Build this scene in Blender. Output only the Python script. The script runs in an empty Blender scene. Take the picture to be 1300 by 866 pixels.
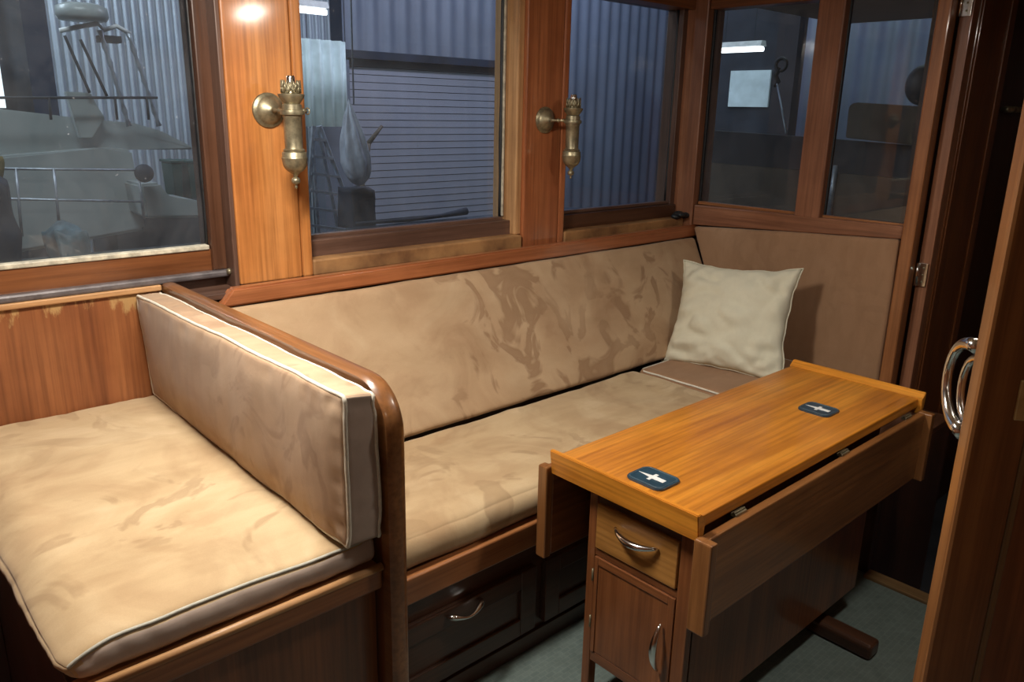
import bpy, bmesh, math, random
from mathutils import Vector, Matrix, noise
random.seed(7)
S = bpy.context.scene
COL = S.collection
# ------------------------------------------------------------------ camera
RM = [[0.7387, -0.6738, 0.0201], [-0.1735, -0.2188, -0.9602], [0.6513, 0.7058, -0.2785]]
FPX = 1007.89
EYE = Vector((0, 0, 1.55))
cd = bpy.data.cameras.new('camera')
cam = bpy.data.objects.new('camera', cd)
COL.objects.link(cam)
cd.sensor_fit = 'HORIZONTAL'
cd.sensor_width = 36
cd.lens = FPX * 36 / 1300
cd.clip_start = 0.02
mr = Matrix(((RM[0][0], -RM[1][0], -RM[2][0]), (RM[0][1], -RM[1][1], -RM[2][1]), (RM[0][2], -RM[1][2], -RM[2][2])))
cam.matrix_world = Matrix.Translation(EYE) @ mr.to_4x4()
S.camera = cam
# ------------------------------------------------------------------ world, lights, exposure
w = bpy.data.worlds.new('world')
S.world = w
w.use_nodes = True
w.node_tree.nodes['Background'].inputs[0].default_value = (0.05, 0.07, 0.12, 1)
w.node_tree.nodes['Background'].inputs[1].default_value = 0.25
S.view_settings.view_transform = 'Standard'
S.view_settings.look = 'None'
S.view_settings.gamma = 1
S.view_settings.exposure = 0.40
S.view_settings.use_curve_mapping = False


def area(name, loc, target, sx, sy, power, col):
    l = bpy.data.lights.new(name, 'AREA')
    l.shape = 'RECTANGLE'
    l.size, l.size_y, l.energy, l.color = sx, sy, power, col
    o = bpy.data.objects.new(name, l)
    COL.objects.link(o)
    o.location = loc
    o.rotation_euler = (Vector(target) - Vector(loc)).to_track_quat('-Z', 'Y').to_euler()
    return o


CEIL = 2.09
LAMP = (0.60, 1.46, 2.035)
area('cabin_lamp_light', LAMP, (0.85, 1.52, 0), 0.16, 0.42, 27, (1.0, 0.93, 0.83))
LAMP2 = (1.9, 0.55, 2.0)
area('cabin_second_lamp_light', LAMP2, (1.9, 0.9, 0), 0.10, 0.26, 9, (1.0, 0.93, 0.83))
FILL_LAMP = (-0.2, -0.6, 2.035)  # added fill, unseen; lifts the bench front and the door face
area('cabin_rear_fill_light', FILL_LAMP, (0.3, 0.2, 0), 0.3, 0.3, 1.2, (1.0, 0.88, 0.72))
area('shed_tube_light', (4.6, 5.0, 3.4), (4.6, 7.0, 1.2), 2.4, 0.2, 34, (0.80, 0.81, 1.0))
area('shed_boat_light', (0.3, 6.35, 3.3), (3.0, 7.2, 1.6), 0.3, 1.0, 36, (0.80, 0.90, 1.0))
area('shed_front_light', (0.6, 3.6, 3.9), (1.4, 6.0, 1.0), 1.6, 0.3, 38, (0.92, 0.98, 1.0))
area('shed_bow_light', (6.0, 3.2, 4.0), (8.5, 3.6, 1.5), 1.6, 0.3, 34, (0.74, 0.90, 0.96))
area('shed_corner_light', (6.9, 5.9, 4.3), (8.3, 7.0, 0.6), 1.2, 0.3, 34, (0.62, 0.70, 1.0))


# ------------------------------------------------------------------ helpers
def at(u, v, ax, val):
    """world point seen at pixel (u,v) on the plane ax=val (used while measuring the room)"""
    a, b = (u - 650) / FPX, (v - 433) / FPX
    d = Vector([a * RM[0][i] + b * RM[1][i] + RM[2][i] for i in range(3)])
    i = 'xyz'.index(ax)
    return EYE + d * ((val - EYE[i]) / d[i])


WLOC = {}


def thing(name, label, cat, loc, group=None):
    o = bpy.data.objects.new(name, None)
    o.empty_display_size = 0.05
    COL.objects.link(o)
    o.location = loc
    WLOC[o] = Vector(loc)
    o['label'] = label
    o['category'] = cat
    if group: o['group'] = group
    return o


def link(name, bm, m, parent=None, smooth=False, label=None, kind=None, origin=None, cat=None, group=None):
    """bm is in world coordinates; its mesh is stored relative to the object's origin"""
    bmesh.ops.recalc_face_normals(bm, faces=bm.faces[:])
    if origin is None:
        lo = Vector([min(v.co[i] for v in bm.verts) for i in range(3)])
        hi = Vector([max(v.co[i] for v in bm.verts) for i in range(3)])
        origin = Vector(((lo.x + hi.x) / 2, (lo.y + hi.y) / 2, lo.z))
    origin = Vector(origin)
    for v in bm.verts: v.co -= origin
    me = bpy.data.meshes.new(name)
    bm.to_mesh(me)
    bm.free()
    if smooth:
        for p in me.polygons: p.use_smooth = True
        if smooth == 'auto':
            try: me.set_sharp_from_angle(angle=math.radians(35))
            except Exception: pass
    me.materials.append(m)
    o = bpy.data.objects.new(name, me)
    COL.objects.link(o)
    if parent is not None:
        o.parent = parent
        o.location = origin - WLOC[parent]
    else:
        o.location = origin
    WLOC[o] = origin
    if label: o['label'] = label
    if kind: o['kind'] = kind
    if cat: o['category'] = cat
    if group: o['group'] = group
    return o


def hexa(bm, c, bev=0.0, seg=2):
    """c: 8 corners, bottom four ccw then top four"""
    vs = [bm.verts.new(p) for p in c]
    fs = [bm.faces.new([vs[i] for i in f]) for f in
          ((3, 2, 1, 0), (4, 5, 6, 7), (0, 1, 5, 4), (1, 2, 6, 5), (2, 3, 7, 6), (3, 0, 4, 7))]
    if bev > 0:
        es = list({e for f in fs for e in f.edges})
        bmesh.ops.bevel(bm, geom=es, offset=bev, segments=seg, affect='EDGES', profile=0.5)
    return bm


def box(bm, x0, x1, y0, y1, z0, z1, bev=0.0, seg=2):
    return hexa(bm, [(x0, y0, z0), (x1, y0, z0), (x1, y1, z0), (x0, y1, z0),
                     (x0, y0, z1), (x1, y0, z1), (x1, y1, z1), (x0, y1, z1)], bev, seg)


def B(*a, bev=0.003, seg=2):
    return box(bmesh.new(), *a, bev=bev, seg=seg)


def tube(bm, pts, r, n=10, closed=False, caps=True):
    pts = [Vector(p) for p in pts]
    N = len(pts)
    rad = r if isinstance(r, (list, tuple)) else [r] * N
    rings = []
    prev = None
    for i, p in enumerate(pts):
        if closed: t = pts[(i + 1) % N] - pts[i - 1]
        elif i == 0: t = pts[1] - p
        elif i == N - 1: t = p - pts[i - 1]
        else: t = pts[i + 1] - pts[i - 1]
        t.normalize()
        if prev is None:
            prev = t.orthogonal().normalized()
        prev = (prev - t * prev.dot(t))
        prev = prev.normalized() if prev.length > 1e-6 else t.orthogonal().normalized()
        bn = t.cross(prev)
        rings.append([bm.verts.new(p + (prev * math.cos(2 * math.pi * k / n) + bn * math.sin(2 * math.pi * k / n)) * rad[i]) for k in range(n)])
    for i in range(N if closed else N - 1):
        a, b = rings[i], rings[(i + 1) % N]
        off = 0
        if closed and i == N - 1:
            off = min(range(n), key=lambda o: (a[0].co - b[o].co).length)
        for k in range(n):
            bm.faces.new((a[k], a[(k + 1) % n], b[(k + 1 + off) % n], b[(k + off) % n]))
    if caps and not closed:
        bm.faces.new(rings[0][::-1])
        bm.faces.new(rings[-1])
    return bm


def lathe(bm, prof, origin, axis='z', n=28):
    """prof: (radius, height) list; revolve about axis through origin"""
    o = Vector(origin)
    ax = {'x': (Vector((0, 1, 0)), Vector((0, 0, 1)), Vector((1, 0, 0))),
          'y': (Vector((1, 0, 0)), Vector((0, 0, 1)), Vector((0, 1, 0))),
          'z': (Vector((1, 0, 0)), Vector((0, 1, 0)), Vector((0, 0, 1)))}[axis]
    rings = []
    for r, h in prof:
        r = max(r, 1e-4)
        rings.append([bm.verts.new(o + ax[2] * h + ax[0] * r * math.cos(2 * math.pi * k / n) + ax[1] * r * math.sin(2 * math.pi * k / n)) for k in range(n)])
    for a, b in zip(rings, rings[1:]):
        for k in range(n):
            bm.faces.new((a[k], a[(k + 1) % n], b[(k + 1) % n], b[k]))
    bm.faces.new(rings[0][::-1])
    bm.faces.new(rings[-1])
    return bm


def prism(bm, poly, d, bev=0.0):
    """extrude a flat polygon (world points) by vector d"""
    a = [bm.verts.new(p) for p in poly]
    b = [bm.verts.new(Vector(p) + Vector(d)) for p in poly]
    n = len(a)
    fs = [bm.faces.new(a), bm.faces.new(b[::-1])]
    for i in range(n): fs.append(bm.faces.new((a[i], b[i], b[(i + 1) % n], a[(i + 1) % n])))
    if bev: bmesh.ops.bevel(bm, geom=list({e for f in fs for e in f.edges}), offset=bev, segments=2, affect='EDGES')
    return bm


def rrect(x0, x1, y0, y1, r, n=6):
    out = []
    for cx, cy, a0 in ((x1 - r, y1 - r, 0), (x0 + r, y1 - r, 90), (x0 + r, y0 + r, 180), (x1 - r, y0 + r, 270)):
        for k in range(n + 1):
            a = math.radians(a0 + 90 * k / n)
            out.append((cx + r * math.cos(a), cy + r * math.sin(a)))
    return out


# ------------------------------------------------------------------ materials
def newmat(name):
    m = bpy.data.materials.new(name)
    m.use_nodes = True
    nt = m.node_tree
    return m, nt, nt.nodes['Principled BSDF']


def N(nt, t, **kw):
    n = nt.nodes.new(t)
    for k, v in kw.items(): setattr(n, k, v)
    return n


def ramp(nt, fac, stops, interp='LINEAR'):
    r = N(nt, 'ShaderNodeValToRGB')
    r.color_ramp.interpolation = interp
    e = r.color_ramp.elements
    while len(e) > 1: e.remove(e[-1])
    e[0].position = stops[0][0]
    e[0].color = (*stops[0][1], 1)
    for p, c in stops[1:]:
        q = e.new(p)
        q.color = (*c, 1)
    nt.links.new(fac, r.inputs[0])
    return r.outputs[0]


def mapped(nt, scale, rot=(0, 0, 0)):
    tc = N(nt, 'ShaderNodeTexCoord')
    mp = N(nt, 'ShaderNodeMapping')
    mp.inputs['Scale'].default_value = scale
    mp.inputs['Rotation'].default_value = rot
    nt.links.new(tc.outputs['Object'], mp.inputs[0])
    return mp.outputs[0]


def noise_tex(nt, vec, scale, detail=4, rough=0.5, dist=0.0):
    n = N(nt, 'ShaderNodeTexNoise')
    n.inputs['Scale'].default_value = scale
    n.inputs['Detail'].default_value = detail
    n.inputs['Roughness'].default_value = rough
    n.inputs['Distortion'].default_value = dist
    nt.links.new(vec, n.inputs['Vector'])
    return n.outputs[0]


def mixc(nt, fac, a, b, mode='MIX'):
    m = N(nt, 'ShaderNodeMix', data_type='RGBA', blend_type=mode)
    for s, v in ((m.inputs[0], fac), (m.inputs[6], a), (m.inputs[7], b)):
        if hasattr(v, 'links'): nt.links.new(v, s)
        elif isinstance(v, (int, float)): s.default_value = v
        else: s.default_value = (*v, 1)
    return m.outputs[2]


def bump(nt, bsdf, h, strength=0.2, dist=0.01):
    b = N(nt, 'ShaderNodeBump')
    b.inputs['Strength'].default_value = strength
    b.inputs['Distance'].default_value = dist
    nt.links.new(h, b.inputs['Height'])
    nt.links.new(b.outputs[0], bsdf.inputs['Normal'])


_wood = {}


def wood(kind, axis):
    """varnished timber; grain runs along axis"""
    if (kind, axis) in _wood: return _wood[kind, axis]
    dark, mid, light, rough, coat = WOODS[kind]
    m, nt, b = newmat('wood_%s_%s' % (kind, axis))
    st = [1, 1, 1]
    for i in range(3): st[i] = 0.9 if 'xyz'[i] == axis else 8
    v = mapped(nt, st)
    oi = N(nt, 'ShaderNodeObjectInfo')
    add = N(nt, 'ShaderNodeVectorMath', operation='ADD')
    sc = N(nt, 'ShaderNodeVectorMath', operation='SCALE')
    comb = N(nt, 'ShaderNodeCombineXYZ')
    for i in range(3): nt.links.new(oi.outputs['Random'], comb.inputs[i])
    nt.links.new(comb.outputs[0], sc.inputs[0])
    sc.inputs['Scale'].default_value = 37
    nt.links.new(v, add.inputs[0])
    nt.links.new(sc.outputs[0], add.inputs[1])
    v = add.outputs[0]
    broad = noise_tex(nt, v, 1.1, 5, 0.55, 0.6)
    c = ramp(nt, broad, [(0.25, dark), (0.5, mid), (0.78, light)])
    fs = [1, 1, 1]
    for i in range(3): fs[i] = 2.4 if 'xyz'[i] == axis else 85
    fine = noise_tex(nt, mapped(nt, fs), 1.0, 4, 0.6)
    c = mixc(nt, 0.85, c, ramp(nt, fine, [(0.35, (0.68, 0.62, 0.58)), (0.6, (1.08, 1.06, 1.04))]), 'MULTIPLY')
    wear = noise_tex(nt, mapped(nt, (3, 3, 3)), 1.3, 5, 0.65)
    c = mixc(nt, 0.5, c, ramp(nt, wear, [(0.35, (0.72, 0.68, 0.66)), (0.65, (1.1, 1.1, 1.1))]), 'MULTIPLY')
    nt.links.new(c, b.inputs['Base Color'])
    rr = N(nt, 'ShaderNodeMapRange')
    rr.inputs[3].default_value = rough - 0.06
    rr.inputs[4].default_value = rough + 0.14
    nt.links.new(wear, rr.inputs[0])
    nt.links.new(rr.outputs[0], b.inputs['Roughness'])
    b.inputs['Coat Weight'].default_value = coat
    b.inputs['Coat Roughness'].default_value = 0.1
    bump(nt, b, fine, 0.12, 0.002)
    _wood[kind, axis] = m
    return m


WOODS = {
    'honey': ((0.46, 0.165, 0.045), (0.57, 0.23, 0.065), (0.66, 0.30, 0.10), 0.30, 0.8),   # lamp posts
    'red': ((0.30, 0.095, 0.04), (0.40, 0.14, 0.055), (0.49, 0.19, 0.08), 0.30, 0.8),
    'top': ((0.44, 0.15, 0.018), (0.62, 0.24, 0.026), (0.78, 0.35, 0.045), 0.30, 0.4),        # table top
    'mahogany': ((0.13, 0.046, 0.016), (0.20, 0.072, 0.024), (0.28, 0.105, 0.036), 0.33, 0.4),
    'leafwood': ((0.15, 0.062, 0.020), (0.24, 0.102, 0.032), (0.34, 0.155, 0.052), 0.34, 0.35),
    'drawer': ((0.20, 0.085, 0.02), (0.32, 0.15, 0.036), (0.44, 0.22, 0.06), 0.34, 0.35),
    'cap': ((0.16, 0.068, 0.024), (0.24, 0.102, 0.034), (0.32, 0.145, 0.050), 0.3, 0.5),
    'endtrim': ((0.19, 0.080, 0.044), (0.28, 0.122, 0.064), (0.38, 0.18, 0.10), 0.35, 0.3),
    'panel': ((0.20, 0.065, 0.024), (0.28, 0.098, 0.034), (0.36, 0.14, 0.05), 0.42, 0.25),
    'trim': ((0.26, 0.10, 0.035), (0.36, 0.15, 0.055), (0.47, 0.22, 0.085), 0.35, 0.35),
    'pale': ((0.40, 0.20, 0.08), (0.54, 0.31, 0.14), (0.66, 0.42, 0.21), 0.5, 0.1),
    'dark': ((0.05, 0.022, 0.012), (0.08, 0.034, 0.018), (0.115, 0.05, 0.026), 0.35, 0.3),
    'olive': ((0.16, 0.095, 0.04), (0.23, 0.145, 0.065), (0.31, 0.2, 0.095), 0.4, 0.25),
    'walnut': ((0.07, 0.035, 0.024), (0.12, 0.065, 0.046), (0.19, 0.11, 0.08), 0.4, 0.25),
}


def suede(name, base, deep, pale, nap=0.5, off=0.0, patches=0.5):
    m, nt, b = newmat(name)
    v = mapped(nt, (1, 1, 1), (0.4 + off, 0.3, off))
    broad = noise_tex(nt, v, 1.7, 3, 0.5, 0.8)
    mid = noise_tex(nt, v, 4.5, 4, 0.55, 1.0)
    c = mixc(nt, 0.5, ramp(nt, broad, [(0.36, deep), (0.5, base), (0.64, pale)]), ramp(nt, mid, [(0.36, deep), (0.48, base), (0.52, base), (0.66, pale)]))
    c = mixc(nt, 1 - nap, c, base)
    # hand-brushed patches of nap with fairly crisp borders
    pn = noise_tex(nt, v, 5.5, 3, 0.5, 1.5)
    mask = ramp(nt, noise_tex(nt, mapped(nt, (1, 1, 1), (1.1, off, 0.7)), 1.5, 2, 0.5), [(0.42, (0, 0, 0)), (0.54, (1, 1, 1))])
    p1 = ramp(nt, pn, [(0.54, (0, 0, 0)), (0.60, (1, 1, 1)), (0.70, (0.8, 0.8, 0.8))])
    pm = mixc(nt, 1.0, mask, p1, 'MULTIPLY')
    bw = N(nt, 'ShaderNodeRGBToBW')
    nt.links.new(pm, bw.inputs[0])
    mm = N(nt, 'ShaderNodeMath', operation='MULTIPLY')
    nt.links.new(bw.outputs[0], mm.inputs[0])
    mm.inputs[1].default_value = patches
    c = mixc(nt, mm.outputs[0], c, tuple(x * 0.86 for x in deep))
    st = noise_tex(nt, mapped(nt, (3, 14, 5), (0.5, 0.9, 0.6)), 1.6, 3, 0.5, 0.3)
    c = mixc(nt, 0.45, c, ramp(nt, st, [(0.36, (0.86, 0.84, 0.80)), (0.62, (1.05, 1.05, 1.05))]), 'MULTIPLY')
    n3 = noise_tex(nt, v, 420, 2, 0.5)
    c = mixc(nt, 0.22, c, ramp(nt, n3, [(0.3, (0.8, 0.8, 0.8)), (0.7, (1.1, 1.1, 1.1))]), 'MULTIPLY')
    nt.links.new(c, b.inputs['Base Color'])
    b.inputs['Roughness'].default_value = 0.92
    b.inputs['Specular IOR Level'].default_value = 0.15
    b.inputs['Sheen Weight'].default_value = 0.2
    b.inputs['Sheen Roughness'].default_value = 0.4
    bump(nt, b, mid, 0.25, 0.006)
    return m


def plain(name, col, rough=0.5, metal=0.0, var=0.15, scale=20, bumpy=0.0, coat=0.0, spec=0.5, dark=None):
    m, nt, b = newmat(name)
    n = noise_tex(nt, mapped(nt, (1, 1, 1)), scale, 5, 0.6)
    lo = dark or tuple(c * (1 - var) for c in col)
    hi = tuple(min(c * (1 + var), 1) for c in col)
    nt.links.new(ramp(nt, n, [(0.35, lo), (0.65, hi)]), b.inputs['Base Color'])
    b.inputs['Roughness'].default_value = rough
    b.inputs['Metallic'].default_value = metal
    b.inputs['Coat Weight'].default_value = coat
    b.inputs['Specular IOR Level'].default_value = spec
    if bumpy: bump(nt, b, n, bumpy, 0.004)
    return m


def emis(name, col, s):
    m, nt, b = newmat(name)
    b.inputs['Base Color'].default_value = (0.8, 0.8, 0.8, 1)
    b.inputs['Emission Color'].default_value = (*col, 1)
    b.inputs['Emission Strength'].default_value = s
    return m


def glass_mat():
    m = bpy.data.materials.new('window_glass')
    m.use_nodes = True
    nt = m.node_tree
    nt.nodes.remove(nt.nodes['Principled BSDF'])
    out = nt.nodes['Material Output']
    tr = N(nt, 'ShaderNodeBsdfTransparent')
    tr.inputs[0].default_value = (0.86, 0.9, 0.92, 1)
    gl = N(nt, 'ShaderNodeBsdfGlossy')
    gl.inputs['Roughness'].default_value = 0.015
    df = N(nt, 'ShaderNodeBsdfDiffuse')
    df.inputs[0].default_value = (0.72, 0.76, 0.85, 1)
    fr = N(nt, 'ShaderNodeFresnel')
    fr.inputs[0].default_value = 1.5
    m1 = N(nt, 'ShaderNodeMixShader')
    m2 = N(nt, 'ShaderNodeMixShader')
    v = mapped(nt, (1, 1, 1))
    n1 = noise_tex(nt, v, 4.0, 5, 0.7, 0.5)
    n2 = noise_tex(nt, v, 90, 2, 0.5)
    mr1 = N(nt, 'ShaderNodeMapRange')
    mr1.inputs[1].default_value = 0.3
    mr1.inputs[2].default_value = 0.75
    mr1.inputs[3].default_value = 0.008
    mr1.inputs[4].default_value = 0.045
    nt.links.new(n1, mr1.inputs[0])
    sp = N(nt, 'ShaderNodeMapRange')
    sp.inputs[1].default_value = 0.74
    sp.inputs[2].default_value = 0.80
    sp.inputs[3].default_value = 0.0
    sp.inputs[4].default_value = 0.25
    nt.links.new(n2, sp.inputs[0])
    ad = N(nt, 'ShaderNodeMath', operation='ADD')
    nt.links.new(mr1.outputs[0], ad.inputs[0])
    nt.links.new(sp.outputs[0], ad.inputs[1])
    geo = N(nt, 'ShaderNodeNewGeometry')      # only the entering face reflects (no false total reflection inside the pane)
    inv = N(nt, 'ShaderNodeMath', operation='SUBTRACT')
    inv.inputs[0].default_value = 1.0
    nt.links.new(geo.outputs['Backfacing'], inv.inputs[1])
    fm = N(nt, 'ShaderNodeMath', operation='MULTIPLY')
    nt.links.new(fr.outputs[0], fm.inputs[0])
    nt.links.new(inv.outputs[0], fm.inputs[1])
    nt.links.new(fm.outputs[0], m1.inputs[0])
    nt.links.new(tr.outputs[0], m1.inputs[1])
    nt.links.new(gl.outputs[0], m1.inputs[2])
    nt.links.new(ad.outputs[0], m2.inputs[0])
    nt.links.new(m1.outputs[0], m2.inputs[1])
    nt.links.new(df.outputs[0], m2.inputs[2])
    nt.links.new(m2.outputs[0], out.inputs[0])
    return m


M_SUEDE = suede('suede_seat', (0.50, 0.365, 0.215), (0.39, 0.26, 0.145), (0.60, 0.465, 0.295), 1.0, 0.0, 0.6)
M_SUEDE_BACK = suede('suede_backrest', (0.50, 0.345, 0.21), (0.38, 0.235, 0.135), (0.57, 0.42, 0.27), 0.9, 0.7, 0.85)
M_SUEDE_END = suede('suede_end', (0.36, 0.215, 0.125), (0.32, 0.185, 0.105), (0.40, 0.25, 0.15), 0.7, 1.3, 0.3)
M_SUEDE_BOX = suede('suede_side_cushion', (0.42, 0.285, 0.185), (0.33, 0.205, 0.125), (0.50, 0.365, 0.25), 0.8, 2.1, 0.6)
M_SUEDE_BAND_SHADED = plain('suede_band_shaded', (0.42, 0.33, 0.275), 0.55, var=0.1, scale=8, bumpy=0.2, spec=0.35)  # satin band, greyed for the shade on faces turned from the lamp
M_PIPE = plain('piping_cord', (0.68, 0.64, 0.54), 0.6, var=0.1, scale=60)
M_PIPE_SHADED = plain('piping_cord_shaded', (0.40, 0.39, 0.33), 0.6, var=0.1, scale=60)  # white piping darkened in colour for the shade on the bench front
M_PILLOW = plain('pillow_cotton', (0.70, 0.68, 0.54), 0.9, var=0.02, scale=40, bumpy=0.15, spec=0.2)
M_BRASS = plain('aged_brass', (0.38, 0.335, 0.22), 0.42, 0.75, var=0.2, scale=30, bumpy=0.05, dark=(0.20, 0.175, 0.115))
M_GOLD = plain('polished_brass', (0.62, 0.47, 0.22), 0.35, 0.4, var=0.15, scale=40)
M_CHROME = plain('chrome', (0.75, 0.75, 0.74), 0.16, 1.0, var=0.06, scale=40)
M_CHAN = plain('grey_metal_channel', (0.15, 0.135, 0.14), 0.35, 0.3, var=0.25, scale=25)
M_BLACK = plain('black_sealant', (0.012, 0.014, 0.017), 0.45, var=0.3, scale=40, bumpy=0.3)
M_SEAL = plain('pale_seal', (0.50, 0.46, 0.36), 0.5, var=0.35, scale=35)
M_LEDGE = plain('worn_sill', (0.33, 0.175, 0.07), 0.5, var=0.25, scale=7, dark=(0.17, 0.08, 0.035))
M_GLASS = glass_mat()
M_NAVY = plain('navy_plastic', (0.022, 0.055, 0.085), 0.28, var=0.2, scale=40, coat=0.3)
M_NAVYRIM = plain('navy_rim', (0.07, 0.11, 0.14), 0.3, var=0.2, scale=40)
M_PRINT = plain('white_print', (0.82, 0.84, 0.84), 0.4, var=0.05)
M_CORR = plain('corrugated_steel', (0.42, 0.47, 0.53), 0.5, 0.25, var=0.15, scale=1.5)
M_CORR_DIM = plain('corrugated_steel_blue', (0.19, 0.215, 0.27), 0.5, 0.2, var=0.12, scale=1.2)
M_ROLLER = plain('roller_steel', (0.33, 0.34, 0.40), 0.5, 0.2, var=0.1, scale=2)
M_DARKCLOTH = plain('dark_tarp', (0.012, 0.018, 0.035), 0.7, var=0.5, scale=4, bumpy=0.5)
M_WHITEGRP = plain('boat_fibreglass', (0.33, 0.37, 0.37), 0.35, var=0.08, scale=3)
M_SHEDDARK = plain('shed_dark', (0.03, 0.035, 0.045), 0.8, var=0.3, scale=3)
M_BAG = plain('translucent_bag', (0.42, 0.46, 0.55), 0.4, var=0.2, scale=9, bumpy=0.4)
M_ALU = plain('ladder_aluminium', (0.4, 0.44, 0.5), 0.4, 0.6, var=0.2)
M_BIN = plain('bin_green', (0.015, 0.06, 0.05), 0.5)
M_BOARD = plain('brown_board', (0.085, 0.06, 0.038), 0.6, var=0.25, scale=5)
M_BOARDD = plain('dark_board', (0.02, 0.016, 0.02), 0.6, var=0.3, scale=5)
M_CEIL = plain('ceiling_cream', (0.55, 0.48, 0.36), 0.6, var=0.05, scale=5)
M_FIX = plain('lamp_housing', (0.7, 0.7, 0.68), 0.4)


def floor_mat():
    m, nt, b = newmat('floor_vinyl')
    v = mapped(nt, (1, 1, 1))
    ck = N(nt, 'ShaderNodeTexBrick')
    ck.inputs['Scale'].default_value = 16
    ck.inputs['Mortar Size'].default_value = 0.03
    ck.inputs['Color1'].default_value = (0.125, 0.165, 0.155, 1)
    ck.inputs['Color2'].default_value = (0.14, 0.18, 0.165, 1)
    ck.inputs['Mortar'].default_value = (0.155, 0.195, 0.18, 1)
    nt.links.new(v, ck.inputs['Vector'])
    n = noise_tex(nt, v, 30, 5, 0.6)
    c = mixc(nt, 0.6, ck.outputs[0], ramp(nt, n, [(0.3, (0.7, 0.7, 0.7)), (0.7, (1.2, 1.2, 1.2))]), 'MULTIPLY')
    nt.links.new(c, b.inputs['Base Color'])
    b.inputs['Roughness'].default_value = 0.55
    bump(nt, b, n, 0.2, 0.002)
    return m


def panel_worn():
    """reddish bed back panel with varnish flaked off along its top edge"""
    m = wood('panel', 'z').copy()
    m.name = 'wood_panel_flaked'
    nt = m.node_tree
    b = nt.nodes['Principled BSDF']
    src = b.inputs['Base Color'].links[0].from_socket
    tc = N(nt, 'ShaderNodeTexCoord')
    sep = N(nt, 'ShaderNodeSeparateXYZ')
    nt.links.new(tc.outputs['Object'], sep.inputs[0])
    h = N(nt, 'ShaderNodeMapRange')
    h.inputs[1].default_value = 0.22
    h.inputs[2].default_value = 0.45
    nt.links.new(sep.outputs[2], h.inputs[0])
    n = noise_tex(nt, mapped(nt, (13, 13, 4)), 1.0, 6, 0.75)
    mu = N(nt, 'ShaderNodeMath', operation='MULTIPLY')
    nt.links.new(h.outputs[0], mu.inputs[0])
    nt.links.new(n, mu.inputs[1])
    f = ramp(nt, mu.outputs[0], [(0.44, (0, 0, 0)), (0.50, (1, 1, 1))])
    bw = N(nt, 'ShaderNodeRGBToBW')
    nt.links.new(f, bw.inputs[0])
    s = N(nt, 'ShaderNodeMath', operation='MULTIPLY')
    s.inputs[1].default_value = 0.7
    nt.links.new(bw.outputs[0], s.inputs[0])
    nt.links.new(mixc(nt, s.outputs[0], src, (0.50, 0.32, 0.13)), b.inputs['Base Color'])
    return m


def struct(name, bm, m, smooth=False, parent=None):
    return link(name, bm, m, parent, smooth, kind=None if parent else 'structure')


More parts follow.
